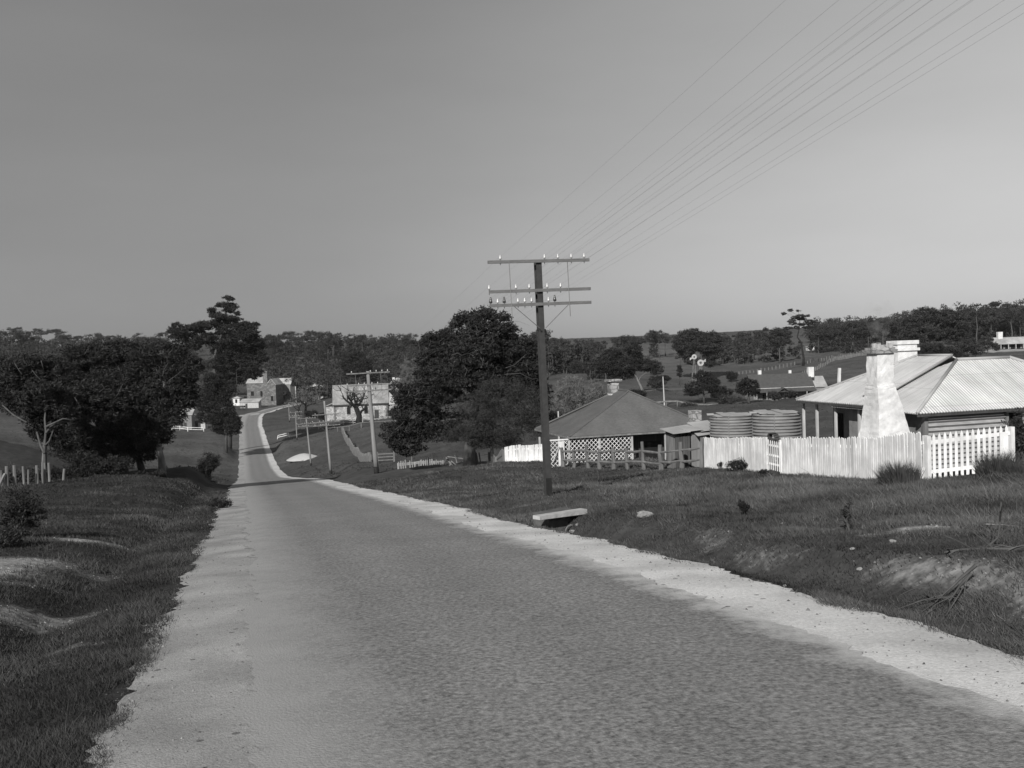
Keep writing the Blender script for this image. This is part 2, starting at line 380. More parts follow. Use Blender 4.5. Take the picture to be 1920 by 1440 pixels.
def make_tree(name, label, cat, base, trunk, lobes, leaf, bark, r0, dens=2.2, cr=.5, per=30, L=.28, wd=.07, seed=1, flat=.75, wind=(0,0,0), group=None, limbs=True, fork=.5, top=.25, limb_r=.35, shell=.55, rag=0):
    """tree thing > trunk (with its limbs), crown; trunk = list of world points from the base up, lobes = ellipsoids of foliage"""
    rng = np.random.default_rng(seed); t = thing(name, label, cat, base, group)
    mb = MB(); n = len(trunk); rad = [r0*(1.25 if i == 0 else 1)*(1-.72*i/(n-1)) for i in range(n)]
    mb.tube(trunk, rad, 8)
    if limbs:
        for lb in lobes:
            c = np.array(lb[:3]); tp = [np.array(p) for p in trunk]
            k = min(range(max(1, int(n*fork)-1), n), key=lambda i: np.linalg.norm(tp[i]-c)+max(0, tp[i][2]-c[2])*1.5)
            e = c+np.array([0,0,lb[5]*.3]); pts = curve(tp[k], e, .08, rng); rr = max(.02, rad[k]*limb_r)
            mb.tube(pts, [rr*(1-.8*i/6) for i in range(7)], 5, False)
            for j in range(3):
                e2 = c+rng.normal(size=3)*np.array(lb[3:6])*.55
                mb.tube(curve(pts[3+j%3], e2, .05, rng, 4), [rr*.4, rr*.33, rr*.25, rr*.18, rr*.1], 4, False)
    mb.build('trunk', M[bark], t, True)
    lobes = list(lobes)
    for _ in range(rag):                                            # ragged sprays standing out of the outline
        lb = lobes[rng.integers(0, len(lobes))]; d_ = rng.normal(size=3); d_ /= np.linalg.norm(d_); d_[2] = abs(d_[2])*.8+d_[2]*.2; f_ = rng.uniform(.16, .34)
        lobes.append(tuple(np.array(lb[:3])+d_*np.array(lb[3:])*1.02)+(lb[3]*f_*1.2, lb[4]*f_, lb[5]*f_))
    C, rr = lobe_clumps(lobes, dens, cr, rng, shell)
    v, q = leaf_quads(C, rr, per, L, wd, rng, flat, wind, top)
    np_mesh('crown', v, q, M[leaf], t)
    return t
def bush(name, label, c, r, leaf='leaf_dark', seed=1, dens=3.5, cr=.22, per=40, L=.14, wd=.035, group=None, lobes=None, bark='bark'):
    """shrub thing > stem, foliage"""
    rng = np.random.default_rng(seed); t = thing(name, label, 'plant' if name == 'weed' else name, c, group); c = np.array(c, float)
    if lobes is None:
        lobes = [(c[0], c[1], c[2]+r[2]*.55, r[0]*.8, r[1]*.8, r[2]*.5)]
        for k in range(5):
            a = rng.uniform(0, 6.28); lobes.append((c[0]+math.cos(a)*r[0]*.5, c[1]+math.sin(a)*r[1]*.5, c[2]+r[2]*rng.uniform(.3,.75), r[0]*.45, r[1]*.45, r[2]*.36))
    mb = MB()
    for lb in lobes: mb.tube(curve(c+np.array([rng.uniform(-.1,.1)*r[0], rng.uniform(-.1,.1)*r[1], -.05]), lb[:3], .05, rng, 4), [r[2]*.03*k for k in (1.2,1,.8,.6,.4)], 5, False)
    mb.build('stem', M[bark], t, True)
    C, rr = lobe_clumps(lobes, dens, cr, rng, .3); v, q = leaf_quads(C, rr, per, L, wd, rng, .9)
    zz = h(v[:,0], v[:,1])+.01; v[:,2] = np.maximum(v[:,2], zz)
    np_mesh('foliage', v, q, M[leaf], t); return t
def bare_branches(mb, p, d, L, r, depth, rng, spread=.6, up=.15, n=5):
    p = np.array(p, float); d = np.array(d, float); d /= np.linalg.norm(d)
    pts = [p]; dd = d.copy()
    for i in range(n):
        dd = dd+rng.normal(size=3)*.16+np.array([0,0,up*.3]); dd /= np.linalg.norm(dd); pts.append(pts[-1]+dd*L/n)
    mb.tube(pts, [r*(1-.55*i/n) for i in range(n+1)], 6 if depth > 1 else 4, False)
    if depth <= 0: return
    for k in range(rng.integers(2, 5)):
        i = rng.integers(max(1, n//2), n+1); nd = dd+rng.normal(size=3)*spread+np.array([0,0,up])
        bare_branches(mb, pts[i], nd, L*rng.uniform(.5,.8), r*(1-.55*i/n)*rng.uniform(.55,.8), depth-1, rng, spread, up, n)

# ------------------------------------------------------------------ the setting: ground, road, grass
def dirt_mask(x, y):
    s, t = st(x, y); o = np.zeros_like(x)
    for px, py, d, rx, ry, k in DIRT:
        c = W(px, py, d); a = (x-c[0])/rx; b = (y-c[1])/ry; o = np.maximum(o, k*np.exp(-(a*a+b*b)**1.5))
    wob = .5+.5*np.sin(x*1.7+2*np.sin(y*.9))*np.sin(y*1.3+1.5*np.sin(x*1.1))
    bank = np.exp(-((t-7.2-.25*np.sin(s*.9)-.12*np.sin(s*2.3+1))/.36)**2)*sm(s, 4, 6)*(1-.42*sm(s, 9.5, 11.5))*(1-sm(s, 15, 20))*(.45+.55*wob)
    drive = np.exp(-((s-26-.25*(t-8))/.9)**2)*sm(t, 6.1, 7)*(1-sm(t, 13, 17))*.16
    track = np.exp(-((s-41-.2*np.sin(t))/1.1)**2)*sm(t, 9, 12)*(1-sm(t, 17, 20))*.25
    trk2 = np.exp(-((s-72-.4*(t-8))/1.3)**2)*sm(t, 6.5, 9)*(1-sm(t, 20, 24))*.2
    return np.clip(np.maximum.reduce([o, bank*.88, drive, track, trk2]), 0, 1)
DIRT = [(30,1108,17.2,1.7,1.0,.75), (160,1032,21.5,.8,.6,1.0), (-60,1130,16,1.5,1.0,.8), (230,1020,22,.6,.35,.7), (60,1165,15,1.4,.5,.6), (90,1225,12.8,1.2,.45,.62), (20,1250,12.3,.9,.5,.66), (140,1110,17,1.3,.5,.55), (120,1300,10.6,.7,.3,.55), (40,1340,9.8,.6,.3,.5), (15,1165,14.6,.3,.2,.8),
        (1725,1022,13.8,.62,.36,1.0), (1650,1030,13.6,.4,.2,.85), (1540,1012,15,.5,.18,.62), (1480,1010,15.2,.25,.15,.7), (1340,1016,15.5,.5,.18,.5), (880,925,31,1.2,1.0,.4), (1880,1190,8.7,.4,.25,.6), (1800,1050,12.4,.5,.25,.3),
        (520,840,190,3,7,.5), (560,872,140,4,6,.4), (830,877,66,2,1.2,.4), (1000,940,27,1.2,.4,.52), (820,912,36,1.5,.6,.58), (1300,895,38,2.5,.4,.52), (1450,930,24,1.2,.3,.5), (950,905,40,1.5,.6,.55), (1120,955,23,.9,.3,.5), (200,940,33,1.5,.4,.5), (330,915,38,1.2,.4,.5), (90,960,29,1.4,.3,.52), (1880,652,320,22,14,1.0), (450,850,150,2,10,.3), (1260,720,260,14,10,.5)]
ang = np.radians(np.r_[np.arange(-180,-60,6), np.arange(-60,-38,1.5), np.arange(-38,38,.16), np.arange(38,60,1.5), np.arange(60,180.1,6)])
rad = np.r_[.6, 1.5*1.0245**np.arange(0, 279)]
A, Rr = np.meshgrid(ang, rad); gx = Rr*np.sin(A); gy = Rr*np.cos(A)
gz = h(gx, gy); n0, n1 = gx.shape
idx = np.arange(n0*n1).reshape(n0, n1)
gq = np.stack([idx[:-1,:-1], idx[:-1,1:], idx[1:,1:], idx[1:,:-1]], -1).reshape(-1,4)
gv = np.c_[gx.ravel(), gy.ravel(), gz.ravel()]
gs, gt = st(gv[:,0], gv[:,1])
def pasture(x, y):
    """paler open hillside paddocks (1) against rough grass and woodland floor (0)"""
    o = 0*x
    for px, py, d, rx, ry, k in ((1240,665,520,130,160,.8), (1110,660,560,110,100,.5), (1500,710,280,90,60,.35), (380,830,230,60,60,.15), (30,810,220,70,80,.5), (1900,670,260,60,50,.0)):
        c = W(px, py, d); o = np.maximum(o, k*np.exp(-((x-c[0])/rx)**2-((y-c[1])/ry)**2))
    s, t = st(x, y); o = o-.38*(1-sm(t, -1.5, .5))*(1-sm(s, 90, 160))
    return o
def g_mat():
    m = mat('rough pasture', .062, .95, .35, 1.6, .05, 7, spec=.1, var2=.22, scale2=.13); nt = m.node_tree; N = nt.nodes; L = nt.links; b = N['Principled BSDF']
    tc = N.new('ShaderNodeTexCoord')
    at = N.new('ShaderNodeAttribute'); at.attribute_name = 'dirt'
    ns = N.new('ShaderNodeTexNoise'); ns.inputs['Scale'].default_value = 4.5; ns.inputs['Detail'].default_value = 10; ns.inputs['Roughness'].default_value = .8; L.new(tc.outputs['Object'], ns.inputs['Vector'])
    s1 = N.new('ShaderNodeMath'); s1.operation = 'ADD'; L.new(at.outputs['Fac'], s1.inputs[0]); L.new(ns.outputs['Fac'], s1.inputs[1])
    r = N.new('ShaderNodeMapRange'); r.inputs['From Min'].default_value = .84; r.inputs['From Max'].default_value = 1.08; L.new(s1.outputs[0], r.inputs['Value'])
    mx = N.new('ShaderNodeMix'); mx.data_type = 'RGBA'; L.new(r.outputs[0], mx.inputs[0])
    src = b.inputs['Base Color'].links[0].from_socket
    ap = N.new('ShaderNodeAttribute'); ap.attribute_name = 'pasture'
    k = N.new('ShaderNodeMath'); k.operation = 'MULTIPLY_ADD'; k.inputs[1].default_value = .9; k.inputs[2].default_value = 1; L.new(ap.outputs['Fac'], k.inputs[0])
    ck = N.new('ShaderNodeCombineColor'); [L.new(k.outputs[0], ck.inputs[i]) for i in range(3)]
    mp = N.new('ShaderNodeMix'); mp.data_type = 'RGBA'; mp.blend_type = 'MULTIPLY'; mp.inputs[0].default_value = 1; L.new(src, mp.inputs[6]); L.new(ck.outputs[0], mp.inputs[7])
    L.new(mp.outputs[2], mx.inputs[6])
    nd = N.new('ShaderNodeTexNoise'); nd.inputs['Scale'].default_value = 9; nd.inputs['Detail'].default_value = 8; L.new(tc.outputs['Object'], nd.inputs['Vector'])
    rd = N.new('ShaderNodeMapRange'); rd.inputs['From Min'].default_value = .3; rd.inputs['From Max'].default_value = .7; rd.inputs['To Min'].default_value = .6; rd.inputs['To Max'].default_value = 1.4; L.new(nd.outputs['Fac'], rd.inputs['Value'])
    ra = N.new('ShaderNodeMapRange'); ra.inputs['From Min'].default_value = .55; ra.inputs['From Max'].default_value = .95; ra.inputs['To Min'].default_value = .13; ra.inputs['To Max'].default_value = .34; L.new(at.outputs['Fac'], ra.inputs['Value'])
    mq = N.new('ShaderNodeMath'); mq.operation = 'MULTIPLY'; L.new(rd.outputs[0], mq.inputs[0]); L.new(ra.outputs[0], mq.inputs[1])
    cd = N.new('ShaderNodeCombineColor'); [L.new(mq.outputs[0], cd.inputs[i]) for i in range(3)]
    L.new(cd.outputs[0], mx.inputs[7]); L.new(mx.outputs[2], b.inputs['Base Color'])
    return m
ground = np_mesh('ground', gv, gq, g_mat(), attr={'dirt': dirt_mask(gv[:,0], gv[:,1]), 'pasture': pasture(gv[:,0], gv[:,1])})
ground.data.polygons.foreach_set('use_smooth', [True]*len(ground.data.polygons))
kind(ground, 'structure')

# road: a wide gravel bed with the sealed strip laid on it
def strip(name, t0, t1, nt, lift, m, rag, seed, s_lo=0):
    rg = np.random.default_rng(seed); n = len(CL)
    tn = np.gradient(CL, axis=0); tn /= np.linalg.norm(tn, axis=1)[:,None]; nv = np.c_[tn[:,1], -tn[:,0]]
    ln = np.r_[0, np.cumsum(np.linalg.norm(np.diff(CL, axis=0), axis=1))]
    rw = lambda ph: (np.sin(ln*1.3+ph)+np.sin(ln*2.9+2*ph)+np.sin(ln*.41+ph)*1.4+rg.normal(size=n)*.7)*rag
    e0 = t0+rw(1.0); e1 = t1+rw(2.5); k = np.linspace(0, 1, nt)
    tt = e0[:,None]+(e1-e0)[:,None]*k[None]
    x = CL[:,0,None]+nv[:,0,None]*(tt-2.47); y = CL[:,1,None]+nv[:,1,None]*(tt-2.47)
    far = sm(ln, 340, 380)[:,None]
    z = h0(x, y)+lift+.05*(1-((tt-2.47)/3.5)**2)*(1-far)+far*.10+bumps(x, y)*.12-.02
    v = np.stack([x, y, z], -1).reshape(-1,3); ii = np.arange(n*nt).reshape(n, nt)
    q = np.stack([ii[:-1,:-1], ii[:-1,1:], ii[1:,1:], ii[1:,:-1]], -1).reshape(-1,4)
    ob = np_mesh(name, v, q, m, attr={'across': tt.ravel(), 'along': np.repeat(ln, nt)})
    ob.data.polygons.foreach_set('use_smooth', [True]*len(ob.data.polygons)); return kind(ob, 'structure')
def gravel_mat():
    m = mat('limestone gravel', .47, .95, .22, 26, .010, 60, spec=.1, var2=.2, scale2=.8, detail=9); nt = m.node_tree; N = nt.nodes; L = nt.links; b = N['Principled BSDF']
    at = N.new('ShaderNodeAttribute'); at.attribute_name = 'across'
    r = N.new('ShaderNodeMapRange'); r.inputs['From Min'].default_value = 0; r.inputs['From Max'].default_value = 5; r.inputs['To Min'].default_value = .65; r.inputs['To Max'].default_value = 1.10; L.new(at.outputs['Fac'], r.inputs['Value'])
    ck = N.new('ShaderNodeCombineColor'); [L.new(r.outputs[0], ck.inputs[i]) for i in range(3)]
    mp = N.new('ShaderNodeMix'); mp.data_type = 'RGBA'; mp.blend_type = 'MULTIPLY'; mp.inputs[0].default_value = 1
    src = b.inputs['Base Color'].links[0].from_socket; L.new(src, mp.inputs[6]); L.new(ck.outputs[0], mp.inputs[7])
    # scattered dark pebbles
    tc = N.new('ShaderNodeTexCoord'); v = N.new('ShaderNodeTexVoronoi'); v.inputs['Scale'].default_value = 4.5; L.new(tc.outputs['Object'], v.inputs['Vector'])
    sc = N.new('ShaderNodeSeparateColor'); L.new(v.outputs['Color'], sc.inputs[0])
    g = N.new('ShaderNodeMath'); g.operation = 'GREATER_THAN'; g.inputs[1].default_value = .86; L.new(sc.outputs[0], g.inputs[0])
    l = N.new('ShaderNodeMath'); l.operation = 'LESS_THAN'; l.inputs[1].default_value = .14; L.new(v.outputs['Distance'], l.inputs[0])
    mu = N.new('ShaderNodeMath'); mu.operation = 'MULTIPLY'; L.new(g.outputs[0], mu.inputs[0]); L.new(l.outputs[0], mu.inputs[1])
    rr = N.new('ShaderNodeMapRange'); rr.inputs['To Min'].default_value = 1; rr.inputs['To Max'].default_value = .45; L.new(mu.outputs[0], rr.inputs['Value'])
    c2 = N.new('ShaderNodeCombineColor'); [L.new(rr.outputs[0], c2.inputs[i]) for i in range(3)]
    m3 = N.new('ShaderNodeMix'); m3.data_type = 'RGBA'; m3.blend_type = 'MULTIPLY'; m3.inputs[0].default_value = 1; L.new(mp.outputs[2], m3.inputs[6]); L.new(c2.outputs[0], m3.inputs[7])
    L.new(m3.outputs[2], b.inputs['Base Color']); return m
def seal_mat():
    m = mat('worn bitumen seal', .196, .9, .62, 21.0, .010, 50, spec=.15, var2=.05, scale2=.5, detail=7); nt = m.node_tree; N = nt.nodes; L = nt.links; b = N['Principled BSDF']
    at = N.new('ShaderNodeAttribute'); at.attribute_name = 'across'
    tc = N.new('ShaderNodeTexCoord'); ns = N.new('ShaderNodeTexNoise'); ns.inputs['Scale'].default_value = 2.2; ns.inputs['Detail'].default_value = 8; ns.inputs['Roughness'].default_value = .7; L.new(tc.outputs['Object'], ns.inputs['Vector'])
    ad = N.new('ShaderNodeMath'); ad.operation = 'MULTIPLY_ADD'; ad.inputs[1].default_value = 1.4; ad.inputs[2].default_value = -.7; L.new(ns.outputs['Fac'], ad.inputs[0])
    sL = N.new('ShaderNodeMath'); L.new(at.outputs['Fac'], sL.inputs[0]); L.new(ad.outputs[0], sL.inputs[1])
    rl = N.new('ShaderNodeMapRange'); rl.inputs['From Min'].default_value = 1.25; rl.inputs['From Max'].default_value = .05; L.new(sL.outputs[0], rl.inputs['Value'])
    rg = N.new('ShaderNodeMapRange'); rg.inputs['From Min'].default_value = 4.4; rg.inputs['From Max'].default_value = 4.95; L.new(sL.outputs[0], rg.inputs['Value'])
    src = b.inputs['Base Color'].links[0].from_socket
    def over(src, fac, col):
        mx = N.new('ShaderNodeMix'); mx.data_type = 'RGBA'; L.new(fac, mx.inputs[0]); L.new(src, mx.inputs[6]); mx.inputs[7].default_value = (col, col, col, 1); return mx.outputs[2]
    wt = N.new('ShaderNodeMath'); wt.operation = 'MULTIPLY_ADD'; wt.inputs[1].default_value = 3.7; wt.inputs[2].default_value = .6; L.new(at.outputs['Fac'], wt.inputs[0])
    ws = N.new('ShaderNodeMath'); ws.operation = 'SINE'; L.new(wt.outputs[0], ws.inputs[0])
    wm = N.new('ShaderNodeMath'); wm.operation = 'MULTIPLY_ADD'; wm.inputs[1].default_value = .04; wm.inputs[2].default_value = 1.0; L.new(ws.outputs[0], wm.inputs[0])
    wc = N.new('ShaderNodeCombineColor'); [L.new(wm.outputs[0], wc.inputs[i]) for i in range(3)]
    wx = N.new('ShaderNodeMix'); wx.data_type = 'RGBA'; wx.blend_type = 'MULTIPLY'; wx.inputs[0].default_value = 1; L.new(src, wx.inputs[6]); L.new(wc.outputs[0], wx.inputs[7]); src = wx.outputs[2]
    o = over(src, rl.outputs[0], .31); o = over(o, rg.outputs[0], .50)
    L.new(o, b.inputs['Base Color']); return m
strip('road_shoulder', -1.03, 5.97, 22, .03, gravel_mat(), .05, 3)
strip('road', .0, 4.85, 18, .038, seal_mat(), .045, 4)
# the pale side track joining at the bend
def track(name, pts, wid, lift=.10):
    c = catmull([pts[0]]+pts+[pts[-1]], 8); c = c[:-1]; tn = np.gradient(c, axis=0); tn /= np.linalg.norm(tn, axis=1)[:,None]+1e-9; nv = np.c_[tn[:,1], -tn[:,0]]
    k = np.linspace(-.5, .5, 7)*wid; x = c[:,0,None]+nv[:,0,None]*k; y = c[:,1,None]+nv[:,1,None]*k
    z = h0(x, y)+lift; v = np.stack([x,y,z], -1).reshape(-1,3); ii = np.arange(x.size).reshape(x.shape)
    q = np.stack([ii[:-1,:-1], ii[:-1,1:], ii[1:,1:], ii[1:,:-1]], -1).reshape(-1,4)
    ob = np_mesh(name, v, q, mat('pale track dust', .36, .95, .2, 1.0)); return kind(ob, 'structure')
track('side_track', [W(px, py, d)[:2] for px, py, d in ((395,785,344),(440,783,352),(475,779,362),(505,774,378))], 4.0, .12)

def make_grass():
    rg = np.random.default_rng(11); N = 1600000
    a = np.radians(rg.uniform(-40, 40, N)); d = 4.5*np.exp(rg.uniform(0, 1, N)**1.1*math.log(62/4.5))
    x = d*np.sin(a); y = d*np.cos(a); s, t = st(x, y)
    edge = .12*np.sin(s*1.9)+.12*np.sin(s*4.7+1)+.1*np.sin(s*.7)+.12*np.abs(rg.normal(size=N))*np.sign(t-2)*-1*(rg.uniform(0,1,N) > .6)
    dm = dirt_mask(x, y); cl = np.sin(x*2.1+1.7*np.sin(y*1.3))*np.sin(y*1.9+1.9*np.sin(x*.8))+.6*np.sin(x*5.3+2*np.sin(y*3.1))*np.sin(y*4.7+1.2*np.sin(x*4.1)); pt = np.sin(x*.8+1.5*np.sin(y*.45))*np.sin(y*.7+1.4*np.sin(x*.5)+.8)
    ok = ((t < -1.0+edge*np.where(t < 2, 1, 1)) | (t > 5.95+edge*.8)) & (rg.uniform(0, 1, N) > dm*1.35-.12*cl) & (rg.uniform(0,1,N) < .72+.28*cl)
    x, y, d, s, t, cl, pt = (q[ok] for q in (x, y, d, s, t, cl, pt)); n = len(x); z = h(x, y)
    tall = sm(t, 9.3, 11)*(1-sm(t, 17, 20))*(1-sm(s, 24, 40))
    H = (.016+.03*rg.uniform(0,1,n)+.035*np.maximum(cl, 0)+.03*np.maximum(pt, 0)*rg.uniform(.3,1,n)+tall*.09*rg.uniform(.2,1,n))*(1+d*.012)*np.where(rg.uniform(0,1,n) > .99, 2.2, 1)
    w = .002+.00036*d; ph = rg.uniform(0, 6.28, n)
    lean = rg.normal(size=(n,2))*.7*H[:,None]+np.array([-.3,.05])*H[:,None]
    bx = np.cos(ph)*w; by = np.sin(ph)*w
    p0 = np.c_[x-bx, y-by, z-.01]; p1 = np.c_[x+bx, y+by, z-.01]; p2 = np.c_[x+lean[:,0], y+lean[:,1], z+H]
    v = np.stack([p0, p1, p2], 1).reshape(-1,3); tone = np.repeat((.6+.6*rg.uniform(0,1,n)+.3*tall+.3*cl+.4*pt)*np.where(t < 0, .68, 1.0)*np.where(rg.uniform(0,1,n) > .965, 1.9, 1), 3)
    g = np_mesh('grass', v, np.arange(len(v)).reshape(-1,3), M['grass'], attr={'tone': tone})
    g['label'] = 'short rough grass on the verges either side of the road'; g['category'] = 'grass'; kind(g, 'stuff')
make_grass()
def make_litter():
    """loose pebbles and clods strewn over the bare patches and along the gravel edge"""
    rg = np.random.default_rng(12); N = 160000
    a = np.radians(rg.uniform(-30, 30, N)); d = 6*np.exp(rg.uniform(0, 1, N)*math.log(34/6)); x = d*np.sin(a); y = d*np.cos(a); s, t = st(x, y)
    dm = dirt_mask(x, y); edge = np.exp(-((t-6.0)/.16)**2)+np.exp(-((t+1.05)/.16)**2)
    sh_ = ((t > -1.0) & (t < .25)) | ((t > 4.7) & (t < 5.95))
    ok = (rg.uniform(0, 1, N) < np.maximum(np.maximum(np.clip(dm-.3, 0, 1)*.8, .25*edge), .03*sh_)); x, y, d, dm, t, sh_ = x[ok], y[ok], d[ok], dm[ok], t[ok], sh_[ok]; n = len(x)
    z = np.where(sh_, h0(x, y)+.01+.05*(1-((t-2.47)/3.5)**2)+bumps(x, y)*.12+.004, h(x, y))
    r = (.0028+.00042*d)*rg.lognormal(0, .45, n); ph = rg.uniform(0, 6.28, n); c = np.cos(ph)*r; q = np.sin(ph)*r; hh = r*rg.uniform(.5, 1, n)
    v = np.stack([np.c_[x+c*1.3, y+q*1.3, z-r*.2], np.c_[x-q, y+c, z-r*.2], np.c_[x-c*1.2, y-q*1.2, z-r*.2], np.c_[x+q, y-c, z-r*.2], np.c_[x+c*.3, y+q*.3, z+hh]], 1).reshape(-1, 3)
    b = np.arange(n)*5; f = np.concatenate([np.stack([b+i, b+(i+1)%4, b+4], -1) for i in (0,1,2,3)])
    f = f[:, ::-1]
    tone = np.repeat(rg.uniform(.35, 1.25, n)*np.where(sh_, .8, .5+.6*dm), 5)
    o = np_mesh('gravel_litter', v, f, mat('pebble litter', .30, .95, .2, 20, attr='tone'), attr={'tone': tone}); o['label'] = 'loose pebbles strewn over bare patches and road edges'; o['category'] = 'gravel'; kind(o, 'stuff')
make_litter()
def make_tussocks():
    rg = np.random.default_rng(13); N = 12000
    a = np.radians(rg.uniform(-31, 31, N)); d = 72*np.exp(rg.uniform(0, 1, N)*math.log(330/72)); x = d*np.sin(a); y = d*np.cos(a); s, t = st(x, y)
    dc = np.min(np.hypot(x[:,None]-CL[None,-40:,0], y[:,None]-CL[None,-40:,1]), 1)
    ok = ((t < -2) | (t > 7)) & (dc > 6) & (np.sin(x*.11+2*np.sin(y*.05))*np.sin(y*.09+x*.03) > -.35); x, y, d = x[ok], y[ok], d[ok]; n = len(x)
    c = np.c_[x, y, h(x, y)+.04]; r = rg.uniform(.08, .3, n)*(1+d/200)
    v, q = leaf_quads(c, r, 9, .24, .06, rg, .35, (0,0,.5)); o = np_mesh('rough_grass', v, q, M['rough']); o['label'] = 'scattered rough tussocks over the fields'; o['category'] = 'grass'; kind(o, 'stuff')
make_tussocks()

# ------------------------------------------------------------------ telegraph line
def insulator(mb, p, r=.042, hh=.13):
    mb.lathe(p, [(.001,0),(r,0),(r*1.02,hh*.35),(r*.72,hh*.5),(r*.78,hh*.62),(r*.55,hh*.78),(r*.5,hh*.95),(r*.25,hh)], 8)
ARMS = [(0.0, [(-1.14,0),(.16,0),(.56,0),(.96,0),(1.35,0)]), (-.83, [(-1.5,0),(-.72,0),(-.33,0),(.2,0),(.6,0)]),
        (-1.22, [(-1.47,1),(-1.27,0),(-1.08,1),(-.68,0),(-.48,0),(-.28,0),(.22,0),(.41,1)])]
def telegraph_pole(label, base, top, iron=False, drop=.12, tilt=.012, detail=True, scale=1.0, group='telegraph poles along the road'):
    t = thing('telegraph_pole', label, 'telegraph pole', base, group); b = Vector(base); e = Vector(top); ax = (e-b).normalized()
    v3 = Vector((V[0], V[1], tilt)).normalized(); u3 = Vector((U[0], U[1], 0)); lo = b-ax*.3; mb = MB()
    if iron:
        for s_ in (-1, 1): mb.beam(lo+u3*.10*s_, e+u3*.10*s_, .165, .028, up=tuple(u3))
        mb.beam(lo, e, .02, .18, up=tuple(u3)); mb.build('post', M['iron_post'], t)
        m2 = MB(); m2.beam(b+ax*.02-u3*.13, b+ax*.5-u3*.13, .16, .03, up=tuple(u3)); m2.build('base_plate', M['tar'], t)
        for z in (-.02, -.83, -1.22, -2.0):
            m3 = MB(); m3.beam(e+ax*z-u3*.12-v3*.03, e+ax*z-u3*.155-v3*.03, .035); m3.build('bolt', M['tar'], t)
        m3 = MB(); m3.beam(e+ax*-2.0+v3*.07, e+ax*-2.0+v3*.14, .10); m3.build('clamp', M['tar'], t)
    else:
        n = 8; mb.tube([b+ax*.42+(e-b-ax*.42)*(i/n) for i in range(n+1)], [.15*scale-.05*scale*i/n for i in range(n+1)], 10); mb.build('post', M['pole_wood'], t, True)
        m2 = MB(); m2.tube([lo, b+ax*.42], [.165*scale, .157*scale], 10); m2.build('tarred_foot', M['tar'], t, True)
    tops = []
    for z, ins in ARMS:
        c = e+ax*(z-drop)-u3*(.15 if iron else .13); mb = MB(); mb.beam(c-v3*1.5, c+v3*1.5, .085, .085, up=(0,0,1))
        for a, k in ins:
            p = c+v3*a; mb.tube([p-Vector((0,0,.09)), p+Vector((0,0,.085))], .012, 5)
        arm = mb.build('crossarm', M['iron_arm'] if iron else M['grey_wood'], t)
        for a, k in ins:
            p = c+v3*a+Vector((0,0,.07)); m4 = MB(); insulator(m4, p, .036 if not k else .045, .12 if not k else .17)
            if not detail: m4 = MB(); m4.lathe(p, [(.05,0),(.045,.08),(.03,.14)], 5)
            m4.build('insulator', M['brown_glaze'] if k else M['porcelain'], arm, True); tops.append(p+Vector((0,0,.08)))
    c = e+ax*-drop-u3*.2
    for a in (-.9, .82):
        mb = MB(); mb.tube([c+v3*a, c+v3*(a+.02)+ax*-1.6], .012, 5); mb.build('rod', M['grey_wood'], t)
    for sg in (-1, 1):
        mb = MB(); mb.beam(c+v3*.82*sg+ax*-1.25, c+v3*.09*sg+ax*-1.9, .03, .015); mb.build('brace', M['iron_arm'], t)
    return tops
P1 = telegraph_pole('tall dark iron telegraph pole with three crossarms, nearest to the viewer', G(1028, 28), W(1008, 489, 28), True, .02)
P2 = telegraph_pole('pale timber pole with tarred foot before the church, left of the big tree', G(706, 68), W(689.5, 696, 68), scale=1.15)
P3 = telegraph_pole('leaning timber pole with tarred foot right of the white gravel heap', G(620.5, 110), W(608, 752, 110), drop=1.5)
P4 = telegraph_pole('timber pole standing just in front of the white gravel heap', G(583.5, 153), W(574, 783, 153))
P5 = telegraph_pole('timber pole between the white guard rail and the gravel heap', G(557, 233), W(554, 772, 233), detail=False)
P6 = telegraph_pole('small distant pole where the road bends, behind the white guard rail', G(543, 312), W(541, 755, 312), detail=False)
s0, t0 = st(P1[0].x, P1[0].y)
sh = Vector((*(-U*41), 0)); z0_ = hz(*xy(s0-41, t0)); sh.z = z0_-hz(*xy(s0, t0))+2.0
def wire(p, q, sag, r, label, group):
    mb = MB(); n = 14
    mb.tube([p+(q-p)*(i/n)-Vector((0,0,sag*4*(i/n)*(1-i/n))) for i in range(n+1)], r, 4, False)
    single(mb, 'telegraph_wire', M['wire'], label, 'wire', group, base=tuple(p))
NAMES = ['top crossarm']*5+['middle crossarm']*5+['lowest crossarm']*8
for i, p in enumerate(P1):
    if i in (11, 13, 15): continue
    wire(p, p+sh, .15, .0013, f'thin wire rising to upper right from the {NAMES[i]} of the iron pole', f'wires from the {NAMES[i]} of the near pole towards the camera')
    wire(p, P2[i], .5, .0016, f'thin wire from the iron pole\'s {NAMES[i]} back to the next pole', f'wires from the {NAMES[i]} to the second pole')

